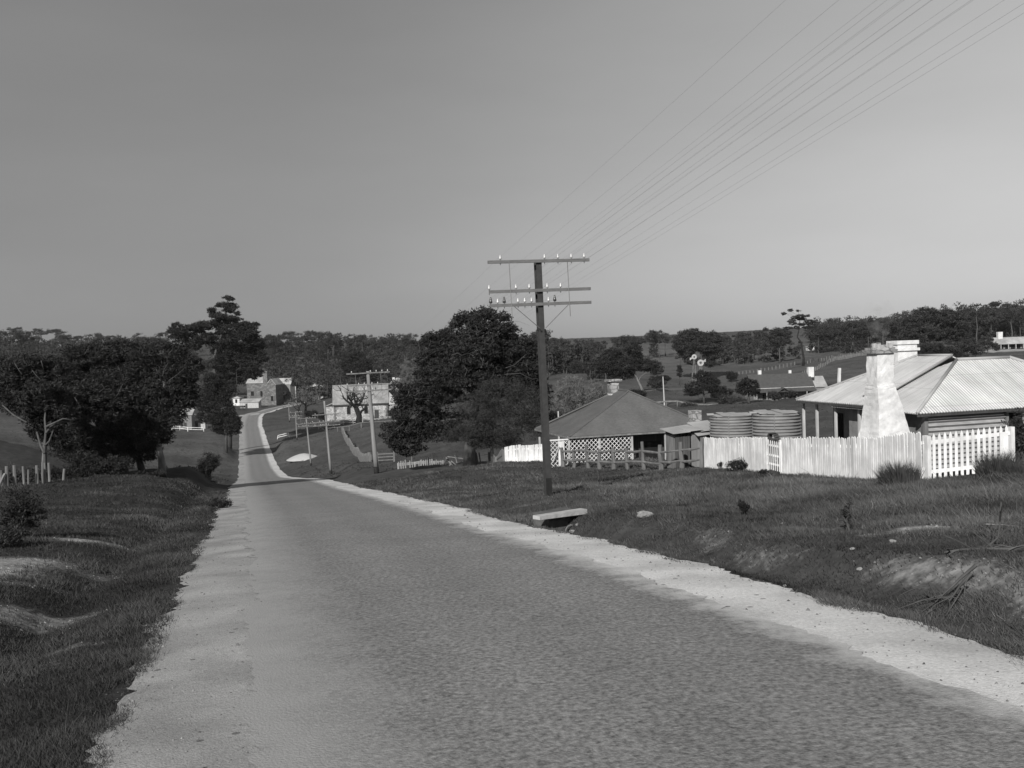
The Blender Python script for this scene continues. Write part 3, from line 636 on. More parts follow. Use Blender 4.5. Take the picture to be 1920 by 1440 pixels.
# ------------------------------------------------------------------ fences and gates of the limewashed cottage
def pal(mb, p, dirv, w, hh, th, point=.06, lean=0.0):
    """one upright paling with a pointed head"""
    d = Vector((dirv[0], dirv[1], 0)).normalized(); n = Vector((-d.y, d.x, 0)); p = Vector(p); t = d*lean
    fr = [p-d*w/2, p+d*w/2, p+d*w/2+Vector((0,0,hh-point))+t, p+Vector((0,0,hh))+t, p-d*w/2+Vector((0,0,hh-point))+t]
    bk = [q+n*th for q in fr]; k = 5
    mb.add(fr+bk, [tuple(range(k)), tuple(range(2*k-1, k-1, -1))]+[(i, k+i, k+(i+1)%k, (i+1)%k) for i in range(k)])
def paling_fence(name, label, cat, p0, p1, hh, pitch, w, m, seed, post_m=None, group=None, jag=.03, gap=.0, point=.05, posts=3.0, side=1):
    rg = random.Random(seed); p0 = np.array(p0[:2]); p1 = np.array(p1[:2]); L_ = np.linalg.norm(p1-p0); d = (p1-p0)/L_; n = np.array([-d[1], d[0]])*side
    t = thing(name, label, cat, (p0[0], p0[1], hz(*p0)), group); mb = MB(); k = int(L_/pitch)
    for i in range(k+1):
        if rg.random() < gap: continue
        q = p0+d*(i*pitch); z = hz(*q)
        pal(mb, (q[0], q[1], z-.05), d, w*rg.uniform(.86, 1.04), hh+.05+rg.uniform(-jag, jag), .018, point, rg.gauss(0, .018))
    mb.build('paling_panel', m, t); pm = post_m or m
    nb = max(1, round(L_/posts))
    for j in range(nb+1):
        q = p0+d*(L_*j/nb)+n*.09; z = hz(*q); mb = MB(); mb.beam((q[0], q[1], z-.2), (q[0], q[1], z+hh*.93), .11); mb.build('post', pm, t)
    for zz in (.3, hh*.78):
        mb = MB()
        for j in range(nb):
            a = p0+d*(L_*j/nb)+n*.035; b = p0+d*(L_*(j+1)/nb)+n*.035; mb.beam((a[0], a[1], hz(*a)+zz), (b[0], b[1], hz(*b)+zz), .03, .09)
        mb.build('rail', pm, t)
    return t
FA = np.array((8.08, 42.0)); FB = np.array((11.28, 27.0))
def fl(Y): return (17.04-.2133*Y, Y)
paling_fence('paling_fence', 'white paling fence between the dark rail fence and the small hooded garden gate', 'fence', fl(42), fl(36.3), 1.30, .118, .105, M['paint'], 5, side=1)
paling_fence('paling_fence', 'long white paling fence in front of the big white chimney', 'fence', fl(35.05), fl(27.05), 1.31, .114, .098, M['paint'], 6, side=1)
# small garden gate
ga, gb = np.array(fl(36.22)), np.array(fl(35.12)); gd = (gb-ga)/np.linalg.norm(gb-ga); gn = np.array([gd[1], -gd[0]]); gl = np.linalg.norm(gb-ga)
gt = thing('garden_gate', 'narrow white picket gate under a small dark arched hood', 'gate', (*ga, hz(*ga))); gz = hz(*((ga+gb)/2))
for k, q in enumerate((ga, gb)):
    mb = MB(); mb.beam((q[0], q[1], gz-.2), (q[0], q[1], gz+1.25), .07); mb.build('gate_post', M['paint'], gt)
for k in range(6):
    q = ga+gd*(.16+k*(gl-.32)/5); mb = MB(); pal(mb, (q[0], q[1], gz+.08), gd, .055, 1.08, .018, .07); mb.build('picket', M['paint'], gt)
mb = MB()
for zz in (.3, .62, .98): a = ga-gn*.03; b = gb-gn*.03; mb.beam((*a, gz+zz), (*b, gz+zz), .025, .07)
mb.build('rail', M['paint'], gt)
mb = MB(); vd = (ga+gb)/np.linalg.norm(ga+gb); mid = (ga+gb)/2+vd*.34; arc = []
for k in range(9):
    an = math.pi*k/8; arc.append((math.cos(an)*.34, 1.22+math.sin(an)*.22))
vs = []
for dd in (-.09, .09):
    for (x_, z_) in arc: q = mid+gd*x_+gn*dd; vs.append((q[0], q[1], gz+z_))
    for (x_, z_) in arc: q = mid+gd*x_*.86+gn*dd; vs.append((q[0], q[1], gz+z_-.04))
fs = [(i, i+1, 19+i-1, 18+i) for i in range(8)]+[(9+i+1, 9+i, 27+i, 27+i+1) for i in range(8)]+[(i+1, i, 9+i, 10+i) for i in range(8)]+[(18+i, 19+i, 28+i, 27+i) for i in range(8)]
mb.add(vs, fs); mb.build('hood', M['dark_wood'], gt)
mb = MB()
for sg in (-1, 1): q = mid+gd*.31*sg; mb.beam((q[0], q[1], gz-.1), (q[0], q[1], gz+1.24), .06)
q0 = mid+gd*-.3+gn*.03; q1 = mid+gd*.3+gn*.03; mb.beam((*q0, gz+.85), (*q1, gz+.85), .03, .75); mb.build('hood_frame', M['dark_wood'], gt)
# wide picket gate
wa = np.array((11.42, 26.9)); wb = np.array((13.46, 26.62)); wd = (wb-wa)/np.linalg.norm(wb-wa); wn = np.array([-wd[1], wd[0]]); za = hz(*wa); zb = W(1893, 884, 26.62)[2]
wg = thing('picket_gate', 'wide white picket gate hung at the end of the paling fence, striped iron wall behind', 'gate', (*wa, za))
for q, z in ((wa-wd*.06, za), (wb+wd*.05, zb)):
    mb = MB(); mb.beam((q[0]+wn[0]*.02, q[1]+wn[1]*.02, z-.3), (q[0]+wn[0]*.02, q[1]+wn[1]*.02, z+1.2), .12); mb.build('gate_post', M['paint'], wg)
for k in range(14):
    f = (k+.6)/14.2; q = wa+(wb-wa)*f; z = za+(zb-za)*f; mb = MB(); pal(mb, (q[0]-wn[0]*.03, q[1]-wn[1]*.03, z+.03), wd, .078, 1.24, .02, .10); mb.build('picket', M['paint'], wg)
for zz in (.22, 1.03):
    mb = MB(); mb.beam((wa[0], wa[1], za+zz), (wb[0], wb[1], zb+zz), .035, .10); mb.build('rail', M['paint'], wg)
mb = MB(); q = wb-wd*.17; mb.beam((q[0]-wn[0]*.06, q[1]-wn[1]*.06, zb+.05), (q[0]-wn[0]*.06, q[1]-wn[1]*.06, zb+1.05), .22, .02, up=(wn[0], wn[1], 0)); mb.build('board', M['paint'], wg)

# dark post-and-rail fence
rf = thing('rail_fence', 'dark rough post and rail fence in front of the dark-roofed cottage', 'fence', G(1055, 49))
RP = []
rg = random.Random(3)
for i, px in enumerate((1055, 1076, 1101, 1124, 1150, 1175, 1206, 1238, 1277.5, 1316)):
    f = (px-1055)/261; d_ = 1/((1-f)/49+f/42.0); g = G(px, d_); hh = (1.0, .96, 1.12, .95, 1.02, 1.0, 1.28, 1.15, 1.2, 1.3)[i]; RP.append(g)
    mb = MB(); tp = g+Vector((rg.uniform(-.05,.05), 0, hh)); k = rg.uniform(.075,.10)
    mb.tube([g+Vector((rg.uniform(-.05,.1),0,-.2)), g+Vector((rg.uniform(-.02,.06),0,.25)), g+Vector((0,0,hh*.6)), tp], [k*1.5, k*1.15, k, k*.95], 7); mb.build('post', M['rail_wood'], rf)
for i in range(9):
    for zz in (.36, .84):
        a = RP[i]+Vector((0,-.04,zz+rg.uniform(-.06,.06))); b = RP[i+1]+Vector((0,-.04,zz+rg.uniform(-.06,.06))); mb = MB()
        m_ = (a+b)/2+Vector((0,0,rg.uniform(-.05,.03))); mb.tube([a, m_, b], [rg.uniform(.045,.07), rg.uniform(.05,.07), rg.uniform(.035,.06)], 6); mb.build('rail', M['rail_wood'], rf)
# loose rails lying behind it
q = [G(1196, 47.5), G(1220, 46.8)]

# ------------------------------------------------------------------ limewashed cottage
h1 = frame((12.8, 31.0, 0)); ZE = -2.54
cot = thing('cottage', 'limewashed cottage with pale corrugated iron roof and flared white chimney behind the white fence', 'cottage', h1(3, 3, hz(*h1(3,3,0)[:2])))
mb = MB(); mb.box(h1, .35, 8.6, .22, 4.2, -5.2, ZE+.02); mb.box(h1, 1.3, 6.5, 4.203, 6.6, -5.6, ZE+.12); mb.build('wall', M['wall_grey'], cot)
mb = MB()
# corrugated iron infill on the front wall: ribs run level
n = 260; vs = []; fs = []
za0, za1 = -4.75, ZE-.2
for i in range(n+1):
    z = za0+(za1-za0)*i/n; o = .05*math.sin(2*math.pi*(z-za0)/.15); vs += [h1(.42, .11+o, z), h1(3.4, .11+o, z)]
mb.add(vs, [(2*i, 2*i+1, 2*i+3, 2*i+2) for i in range(n)]); mb.build('iron_panel', M['panel'], cot)
for a0, a1 in ((.28,.41),(3.42,3.5)):
    mb = MB(); mb.box(h1, a0, a1, .06, .24, -5, ZE); mb.build('corner_post', M['grey_wood'], cot)
wn_ = MB(); wn_.box(h1, 3.55, 4.15, .195, .23, -3.6, -2.72); wf = wn_.build('window', M['opening'], cot)
mb = MB()
for a0, a1, z0, z1 in ((3.5,3.56,-3.66,-2.66),(4.14,4.2,-3.66,-2.66),(3.56,4.14,-2.73,-2.66),(3.56,4.14,-3.66,-3.58)): mb.box(h1, a0, a1, .16, .22, z0, z1)
mb.build('window_frame', M['paint_worn'], wf)
mb = MB()
for k in range(5): mb.box(h1, -.25, .24, .16+.012*k, .19+.012*k, -3.95+k*.13, -3.95+k*.13+.075)
mb.build('slat_panel', M['paint'], cot)
# roofs
def hip(mb, E, R0, R1, th=.035):
    e0, e1, e2, e3 = E
    mb.slab([e0, e1, R1, R0], th, e1-e0); mb.slab([e1, e2, R1], th, e2-e1); mb.slab([e2, e3, R0, R1], th, e3-e2); mb.slab([e3, e0, R0], th, e0-e3)
mb = MB(); EB = [h1(-.15,-.15,ZE), h1(8.95,-.15,ZE), h1(8.95,4.5,ZE), h1(-.15,4.5,ZE)]; RB = [h1(3.3,2.2,-1.0), h1(5.5,2.2,-1.0)]
hip(mb, EB, *RB); r1 = mb.build('roof', M['iron_roof'], cot)
mb = MB(); EA = [h1(-.15,2.42,ZE+.14), h1(6.75,2.42,ZE+.14), h1(6.75,6.85,ZE+.14), h1(-.15,6.85,ZE+.14)]; RA = [h1(3.3,2.42,-.85), h1(3.3,4.2,-.85)]
mb.slab([EA[3], EA[0], RA[0], RA[1]], .035, EA[0]-EA[3]); mb.slab([EA[1], EA[2], RA[1], RA[0]], .035, EA[2]-EA[1]); mb.slab([EA[2], EA[3], RA[1]], .035, EA[3]-EA[2])
r2 = mb.build('roof', M['iron_roof'], cot)
mb = MB()
for p, q in ((EB[0],RB[0]),(RB[0],RB[1]),(RB[1],EB[1])): mb.tube([p+Vector((0,0,.03)), q+Vector((0,0,.02))], .055, 8)
mb.build('ridge_cap', M['iron_far'], r1, True)
mb = MB()
for p, q in ((EA[0],RA[0]),(RA[0],RA[1]),(RA[1],EA[3])): mb.tube([p+Vector((0,0,.025)), q+Vector((0,0,.02))], .045, 8)
mb.build('ridge_cap', M['iron_far'], r2, True)
mb = MB(); mb.beam(EB[0]+Vector((0,0,-.08)), EB[1]+Vector((0,0,-.08)), .07, .07); mb.beam(EA[0]+Vector((0,0,-.08)), EA[3]+Vector((0,0,-.08)), .07, .07); mb.build('gutter', M['wall_dark'], cot)
for b in (6.7, 5.8, 4.6, 3.2):
    mb = MB(); mb.box(h1, .04, .12, b-.04, b+.04, -5.4, ZE+.05); mb.build('verandah_post', M['paint_worn'], cot)
for b0, b1 in ((5.95, 6.45), (4.0, 4.45)):
    mb = MB(); mb.box(h1, 1.27, 1.32, b0, b1, -5.3, -2.95); mb.build('door', M['opening'], cot)
mb = MB(); mb.box(h1, 1.27, 1.32, 4.85, 5.55, -4.1, -3.1); mb.build('window', M['paint_worn'], cot)
def stack(mb, fr, secs):
    for i in range(len(secs)-1):
        p = []
        for a0, a1, b0, b1, z in (secs[i], secs[i+1]): p += [fr(a0,b0,z), fr(a1,b0,z), fr(a1,b1,z), fr(a0,b1,z)]
        mb.hexa(p)
def smooth_stack(mb, fr, secs, sub=5):
    """chimney breast: one skin through rectangular sections, edges a little uneven"""
    rg = random.Random(8); vs = []; fs = []; m_ = 0
    rows = []
    for i in range(len(secs)-1):
        for k in range(sub): rows.append([secs[i][j]+(secs[i+1][j]-secs[i][j])*k/sub for j in range(5)])
    rows.append(list(secs[-1]))
    for a0, a1, b0, b1, z in rows:
        ring = []
        for (x0,y0),(x1,y1) in (((a0,b0),(a1,b0)),((a1,b0),(a1,b1)),((a1,b1),(a0,b1)),((a0,b1),(a0,b0))):
            for k in range(4): ring.append(fr(x0+(x1-x0)*k/4+rg.uniform(-.012,.012), y0+(y1-y0)*k/4+rg.uniform(-.012,.012), z))
        vs += ring
    for i in range(len(rows)-1):
        for k in range(16): fs.append((i*16+k, i*16+(k+1)%16, (i+1)*16+(k+1)%16, (i+1)*16+k))
    fs.append(tuple((len(rows)-1)*16+k for k in range(16))); mb.add(vs, fs)
ch = MB(); smooth_stack(ch, h1, [(-1.42,.0,.12,1.4,-5.2), (-1.40,-.02,.14,1.38,-3.62), (-1.33,-.05,.2,1.32,-3.5), (-1.24,-.16,.28,1.26,-3.0), (-1.18,-.32,.36,1.16,-2.3), (-1.15,-.46,.44,1.1,-1.78), (-1.12,-.50,.5,1.05,-1.58), (-1.10,-.50,.5,1.05,-.62)])
c1 = ch.build('chimney', M['limewash'], cot)
mb = MB(); stack(mb, h1, [(-1.19,-.42,.42,1.13,-.62), (-1.21,-.40,.40,1.15,-.50)]); mb.box(h1, -1.14, -.46, .46, 1.08, -.50, -.44)
rg = random.Random(4)
for k in range(9):
    a = rg.uniform(-1.12,-.55); b = rg.uniform(.5,1.0); mb.box(h1, a, a+rg.uniform(.08,.2), b, b+.1, -.44, -.44+rg.uniform(.05,.17))
mb.build('chimney_cap', M['rubble'], c1)
mb = MB(); mb.box(h1, 3.0, 3.85, 4.95, 5.5, -2.4, -.42); c2 = mb.build('chimney', M['limewash'], cot)
mb = MB(); mb.box(h1, 2.93, 3.92, 4.88, 5.57, -.66, -.56); mb.box(h1, 2.95, 3.90, 4.90, 5.55, -.42, -.28); mb.build('chimney_cap', M['limewash'], c2)

# water tanks, shed
def tank(px, d, r, ztop, label, seed):
    g = G(px, d); t = thing('water_tank', label, 'water tank', g); H_ = ztop-g.z; mb = MB(); prof = []; n = int(H_/.017)
    for i in range(n+1): z = H_*i/n; prof.append((r+.034*math.sin(2*math.pi*z/.125), z))
    mb.lathe(g, prof, 40); mb.build('tank_body', M['tank'], t, True)
    mb = MB(); rg = random.Random(seed)
    for k in range(7):
        a = -r+k*2*r/7; x0 = Vector((a, -math.sqrt(max(.02, r*r-a*a))*.95, 0)); x1 = Vector((a, math.sqrt(max(.02, r*r-a*a))*.95, 0)); zz = H_+.015+rg.uniform(0,.03)
        mb.beam(g+x0+Vector((0,0,zz)), g+x1+Vector((.03,0,zz+rg.uniform(-.01,.05))), 2*r/7*1.1, .02)
    mb.build('lid', M['iron_far'], t); 
    mb = MB(); mb.beam(g+Vector((-r*.35,-r*.96,0)), g+Vector((-r*.35,-r*.96,H_)), .03, .02, up=(0,1,0)); mb.build('seam', M['tank'], t)
tank(1374, 43.6, .95, -3.36, 'ribbed iron water tank beside the old board shed, slightly lower of the two', 2)
tank(1458, 39.0, .93, -2.98, 'ribbed iron water tank against the verandah of the limewashed cottage', 5)
g = G(1268, 44.0); fs_ = frame(g); shd = thing('shed', 'ramshackle weathered board shed with sagging iron roof left of the water tanks', 'shed', g)
mb = MB()
for k in range(6): mb.box(fs_, .0+k*.12, .0+k*.12+random.uniform(.10,.118), random.uniform(0,.02), .05, -.3, 1.56-.02*k+random.uniform(-.05,.03))
mb.build('board_wall', M['dark_wood'], shd)
mb = MB(); mb.box(fs_, .78, 1.32, .02, .06, -.2, 1.55); mb.build('door', M['pole_wood'], shd)
mb = MB(); mb.box(fs_, 1.36, 1.95, .0, .05, -.3, 1.52); mb.box(fs_, 0, .05, .06, 1.0, -.5, 1.5); mb.box(fs_, 1.9, 1.95, .06, 1.0, -.5, 1.6); mb.box(fs_, 0, 1.95, 1.0, 1.05, -.5, 1.7); mb.build('wall', M['grey_wood'], shd)
mb = MB()
for a0, a1, z0, z1 in ((-.22,.62,1.62,1.66),(.5,1.25,1.69,1.72),(1.15,2.2,1.66,1.86)): mb.slab([fs_(a0,-.25,z0), fs_(a1,-.28,z0+.05), fs_(a1,1.2,z1+.14), fs_(a0,1.2,z1+.08)], .025)
mb.slab([fs_(.9,-.40,1.47), fs_(2.0,-.34,1.55), fs_(2.0,.1,1.66), fs_(.9,.1,1.62)], .02); mb.build('roof', M['iron_far'], shd)
mb = MB(); mb.box(fs_, 1.75, 2.2, 1.8, 2.3, -.5, 2.42); c = mb.build('chimney', M['rubble'], shd)

# ------------------------------------------------------------------ dark-roofed cottage
h2 = frame((2.8, 50.0, 0)); Z2 = -4.69
dk = thing('cottage', 'low cottage with steep dark hipped roof, white lattice verandah and stone chimney', 'cottage', h2(4, 3, hz(*h2(4,3,0)[:2])))
mb = MB(); mb.box(h2, 1.5, 7.6, 1.2, 5.4, -8, Z2+.25); mb.build('wall', M['wall_dark'], dk)
mb = MB(); zm = Z2+.36; p = [h2(0,0,Z2), h2(8.2,0,Z2), h2(8.2,6,Z2), h2(0,6,Z2)]; ra, rb = h2(4.15,2.0,-2.62), h2(4.15,3.6,-2.62); wa_, wb_ = h2(1.15,.55,zm), h2(1.15,5.45,zm)
mb.slab([p[0], p[1], ra], .05); mb.slab([p[0], ra, wa_], .05); mb.slab([p[1], p[2], rb, ra], .05); mb.slab([p[2], p[3], rb], .05); mb.slab([p[3], wb_, rb], .05)
mb.slab([p[3], p[0], wa_, wb_], .05); mb.slab([wb_, wa_, ra, rb], .05); rr_ = mb.build('roof', M['shingle'], dk)
mb = MB()
for a, b in ((p[1],ra),(ra,rb),(ra,wa_),(wa_,p[0])): mb.tube([a+Vector((0,0,.02)), b+Vector((0,0,.02))], .05, 6)
mb.build('ridge_cap', M['shingle'], rr_)
mb = MB(); mb.beam(p[0]+Vector((0,0,-.06)), p[1]+Vector((0,0,-.06)), .06, .09); mb.beam(p[0]+Vector((0,0,-.06)), p[3]+Vector((0,0,-.06)), .06, .09); mb.build('gutter', M['grey_wood'], dk)
def lattice(mb, fr, a0, a1, b, z0, z1, pitch=.23, w=.055):
    Hh = z1-z0
    for sgn, bb in ((1, b), (-1, b+.014)):
        k = a0-Hh
        while k < a1+Hh:
            x0, x1 = (k, k+Hh); lo_, hi_ = max(a0, x0), min(a1, x1)
            if hi_-lo_ > .03:
                f0, f1 = (lo_-x0)/Hh, (hi_-x0)/Hh
                za_, zb_ = (z0+Hh*f0, z0+Hh*f1) if sgn > 0 else (z1-Hh*f0, z1-Hh*f1)
                q = w*.7
                mb.hexa([fr(lo_-q/2,bb,za_), fr(lo_+q/2,bb,za_), fr(lo_+q/2,bb+.012,za_), fr(lo_-q/2,bb+.012,za_), fr(hi_-q/2,bb,zb_), fr(hi_+q/2,bb,zb_), fr(hi_+q/2,bb+.012,zb_), fr(hi_-q/2,bb+.012,zb_)])
            k += pitch
mb = MB(); lattice(mb, h2, .05, 3.45, .12, -6.05, Z2-.10); mb.build('lattice_panel', M['paint'], dk)
for a in (.04, 1.7, 3.5, 5.4, 7.4):
    mb = MB(); mb.box(h2, a-.05, a+.05, .10, .2, -7, Z2); mb.build('verandah_post', M['paint_worn'], dk)
mb = MB(); mb.box(h2, 3.7, 4.2, 3.45, 4.0, -5, -2.80); c = mb.build('chimney', M['limewash'], dk)
mb = MB(); mb.box(h2, 3.71, 4.19, 3.46, 3.99, -2.80, -2.12); mb.box(h2, 3.58, 4.34, 3.35, 4.1, -2.12, -2.0); mb.build('chimney_cap', M['rubble'], c)
mb = MB(); mb.box(h2, 2.4, 3.2, 1.17, 1.21, -7, -5.1); mb.build('door', M['opening'], dk)
mb = MB(); mb.box(h2, 4.6, 5.6, 1.17, 1.21, -6.3, -5.3); mb.build('window', M['glass'], dk)
lf = thing('lattice_fence', 'short white lattice fence panel with wide white post left of the dark-roofed cottage', 'fence', h2(-.9, 0, hz(*h2(-.9,0,0)[:2])))
mb = MB(); lattice(mb, h2, -.95, -.02, .1, -6.25, -4.86); mb.build('lattice_panel', M['paint'], lf)
mb = MB(); mb.box(h2, -.98, .02, .06, .16, -4.86, -4.79); mb.build('rail', M['paint'], lf)
mb = MB(); mb.box(h2, -.58, -.26, -.02, .03, -6.4, -4.9); mb.build('board', M['paint'], lf)
mb = MB(); mb.beam(h2(-.95,-.06,-5.95), h2(-.55,-.06,-5.15), .07, .04); mb.build('brace', M['paint_worn'], lf)

# other nearer fences and posts
q0 = G(948, 57); q1 = G(976, 56.5); q2 = G(980, 56.4); q3 = G(1021, 55.5)
paling_fence('paling_fence', 'short white fence panel right behind the grey palings under the big tree', 'fence', q0, q1, 1.02, .09, .088, M['paint'], 9, jag=.01, point=.01, posts=2)
paling_fence('paling_fence', 'white fence panel ending at the dark iron telegraph pole', 'fence', q2, q3, .98, .09, .088, M['paint'], 10, jag=.01, point=.01, posts=2)
paling_fence('paling_fence', 'grey unpainted paling fence running back under the big tree', 'fence', G(947, 57.3), G(920, 64), .95, .12, .11, M['grey_wood'], 11, posts=3)
paling_fence('picket_fence', 'low broken row of white pickets left of the big tree', 'fence', G(748, 71), G(832, 74), .52, .21, .10, M['paint_worn'], 12, jag=.12, gap=.12, posts=2.5)
bf = thing('broken_fence', 'broken timber panel leaning beside the big tree trunk', 'fence', G(835, 67))
for px0, y0, px1, y1 in ((830,872,838,857),(836,857,846,872),(843,873,851,856),(849,873,838,858)):
    mb = MB(); mb.beam(W(px0,y0,67), W(px1,y1,67), .1, .04); mb.build('paling', M['grey_wood'], bf)
for px0, y0, px1, y1 in ((838,856,871,860),(846,864,856,873),(853,853,857,868)):
    mb = MB(); mb.beam(W(px0,y0,66.8), W(px1,y1,66.8), .07, .06); mb.build('rail', M['grey_wood'], bf)
g = G(804, 70); cp_ = thing('signpost', 'small rough cross-shaped post standing among the white pickets', 'post', g)
mb = MB(); mb.beam(g-Vector((0,0,.2)), g+Vector((0,0,.62)), .09); mb.build('post', M['paint_worn'], cp_)
mb = MB(); mb.beam(g+Vector((-.2,-.05,.47)), g+Vector((.2,-.05,.5)), .07); mb.build('arm', M['paint_worn'], cp_)
g = G(772, 72); mb = MB(); mb.beam(g-Vector((0,0,.2)), g+Vector((.02,0,.95)), .06); single(mb, 'post', M['grey_wood'], 'thin upright grey stake behind the white pickets', 'post')
for px, lab in ((897,'slim pale stake just right of the big tree trunk'),(902,'slim pale stake leaning beside another, right of the big trunk')):
    g = G(px, 66); mb = MB(); mb.beam(g-Vector((0,0,.2)), g+Vector((-.12,0,.75)), .07); single(mb, 'stake', M['grey_wood'], lab, 'stake')
g = G(1013, 58); mb = MB(); mb.beam(g-Vector((0,0,.2)), g+Vector((0,0,1.55)), .09); single(mb, 'post', M['paint_worn'], 'pale post left of the iron pole behind the white fence', 'post')
g = G(1049, 60); mb = MB(); mb.beam(g-Vector((0,0,.2)), W(1046.5, 771, 60), .12, taper=.5); single(mb, 'post', M['paint_worn'], 'tall thin pale post at the left corner of the dark roof', 'post')
# culvert
cv = thing('culvert', 'concrete culvert slab bridging the roadside ditch near the iron pole', 'culvert', G(1055, 21))
ca, cb_ = Vector(W(1012, 970, 21.4)), Vector(W(1101, 957, 22.4)); mb = MB(); dcv = (cb_-ca).normalized(); ncv = Vector((-dcv.y, dcv.x, 0)).normalized()
mb.hexa([ca+Vector((0,0,-.06)), cb_+Vector((0,0,-.08)), cb_+ncv*.22+Vector((0,0,-.08)), ca+ncv*.22+Vector((0,0,-.06)), ca+Vector((0,0,.02)), cb_+Vector((0,0,.03)), cb_+ncv*.22+Vector((0,0,.03)), ca+ncv*.22+Vector((0,0,.02))]); mb.build('slab', M['concrete'], cv)
mb = MB(); c_ = (ca*.45+cb_*.55)+Vector((0,0,-.36)); c_ = c_-ncv*.12; pts = [c_+dcv*(.17*math.cos(k*math.pi/8))+Vector((0,0,.15*math.sin(k*math.pi/8)-.04)) for k in range(9)]; mb.tube(pts, .02, 6); mb.build('pipe_rim', M['grey_wood'], cv)
mb = MB(); b0_ = ca+ncv*.24+dcv*.5; b1_ = cb_+ncv*.24-dcv*.05; mb.hexa([b0_+Vector((0,0,-.9)), b1_+Vector((0,0,-.9)), b1_+ncv*.5+Vector((0,0,-.9)), b0_+ncv*.5+Vector((0,0,-.9)), b0_+Vector((0,0,-.02)), b1_+Vector((0,0,-.0)), b1_+ncv*.5+Vector((0,0,-.0)), b0_+ncv*.5+Vector((0,0,-.02))]); mb.build('shade_block', M['soil'], cv)  # dark soil-coloured block, added so the gap under the slab reads as black shadow
def rock(label, p, r, seed, m='rock', name='rock', group=None):
    rg = np.random.default_rng(seed); mb = MB(); vs = []; fs = []; nu, nv_ = 9, 6
    ph = rg.uniform(0, 6, 6)
    for j in range(nv_+1):
        for i in range(nu):
            a = 2*math.pi*i/nu; b = math.pi*j/nv_-math.pi/2; k = 1+.22*math.sin(2*a+ph[0]+b)+.16*math.sin(3*a+ph[1]-2*b)+rg.uniform(-.08,.08)
            vs.append((p[0]+r[0]*k*math.cos(b)*math.cos(a), p[1]+r[1]*k*math.cos(b)*math.sin(a), p[2]+r[2]*.6+r[2]*k*math.sin(b)))
    for j in range(nv_):
        for i in range(nu): fs.append((j*nu+i, j*nu+(i+1)%nu, (j+1)*nu+(i+1)%nu, (j+1)*nu+i))
    mb.add(vs, fs); return single(mb, name, M[m], label, 'rock', group)
rock('pale flat-topped rock lying in the grass right of the culvert slab', G(1208, 19), (.14,.1,.06), 3)
for k, (px, d, s_) in enumerate(((1028,21.1,.07),(1064,21.4,.08),(1074,21.5,.07),(1082,21.6,.05))):
    q = G(px, d); rock('loose grey stone under the concrete culvert slab', q-Vector((0,0,.02)), (s_, s_*.8, s_*.6), 20+k, group='stones under the culvert slab')

# ------------------------------------------------------------------ the village in the valley
def gable(mb, fr, a0, a1, b0, b1, z0, zr, th=.12, over=.3, along='a'):
    """two roof slabs over a rectangle with the ridge along a or b"""
    if along == 'a':
        c = (b0+b1)/2; mb.slab([fr(a0-over,b0-over,z0), fr(a1+over,b0-over,z0), fr(a1+over,c,zr), fr(a0-over,c,zr)], th)
        mb.slab([fr(a1+over,b1+over,z0), fr(a0-over,b1+over,z0), fr(a0-over,c,zr), fr(a1+over,c,zr)], th)
    else:
        c = (a0+a1)/2; mb.slab([fr(a1+over,b0-over,z0), fr(a1+over,b1+over,z0), fr(c,b1+over,zr), fr(c,b0-over,zr)], th)
        mb.slab([fr(a0-over,b1+over,z0), fr(a0-over,b0-over,z0), fr(c,b0-over,zr), fr(c,b1+over,zr)], th)
def gwall(mb, fr, a0, a1, b0, b1, zb, z0, zr, along='a'):
    """walls with gable ends"""
    mb.box(fr, a0, a1, b0, b1, zb, z0)
    if along == 'a':
        c = (b0+b1)/2
        mb.add([fr(a,b,z) for a in (a0, a1) for b, z in ((b0,z0),(b1,z0),(c,zr))], [(0,2,1),(3,4,5),(0,3,5,2),(1,2,5,4)])
    else:
        c = (a0+a1)/2
        mb.add([fr(a,b,z) for b in (b0, b1) for a, z in ((a0,z0),(a1,z0),(c,zr))], [(0,1,2),(3,5,4),(0,2,5,3),(1,4,5,2)])
def box_part(name, m, par, fr, *a):
    mb = MB(); mb.box(fr, *a); return mb.build(name, M[m], par)
# church
g = G(627, 285); g.z -= .1; fc = frame(g, R(7)); chu = thing('church', 'small pale stone church with steep roof and vestry behind the bare tree', 'church', g)
mb = MB(); gwall(mb, fc, 0, 15.5, 0, 7, -2, 4.7, 10.0); mb.build('wall', M['church_stone'], chu)
mb = MB(); gable(mb, fc, 0, 15.5, 0, 7, 4.55, 10.2, .15, .35); mb.build('roof', M['church_roof'], chu)
mb = MB(); mb.beam(fc(-.3,-.32,4.3), fc(15.8,-.32,4.3), .25, .3); mb.build('gutter', M['wall_dark'], chu)
mb = MB()
for a in (0, 15.5):
    for k in range(9):
        w_ = .75 if k % 2 else .45; mb.box(fc, a-.03 if a == 0 else a-w_, a+w_ if a == 0 else a+.03, -.04, .3, k*.52, k*.52+.5)
mb.build('quoin', M['quoin'], chu)
for a in (4.2, 9.2):
    mb = MB(); vs = [fc(a-.5,-.06,1.7), fc(a+.5,-.06,1.7), fc(a+.5,-.06,3.5), fc(a,-.06,4.3), fc(a-.5,-.06,3.5)]; vs2 = [v_+(fc(0,.1,0)-fc(0,0,0)) for v_ in vs]
    mb.add(vs+vs2, [(0,1,2,3,4),(9,8,7,6,5)]+[(i, 5+i, 5+(i+1)%5, (i+1)%5) for i in range(5)]); wi = mb.build('window', M['glass'], chu)
    mb = MB(); mb.tube([vs[0], vs[1], vs[2], vs[3], vs[4], vs[0]], .09, 4); mb.build('window_frame', M['quoin'], wi)
box_part('door', 'wall_dark', chu, fc, 11.6, 12.8, -.06, 0.02, 0, 2.6)
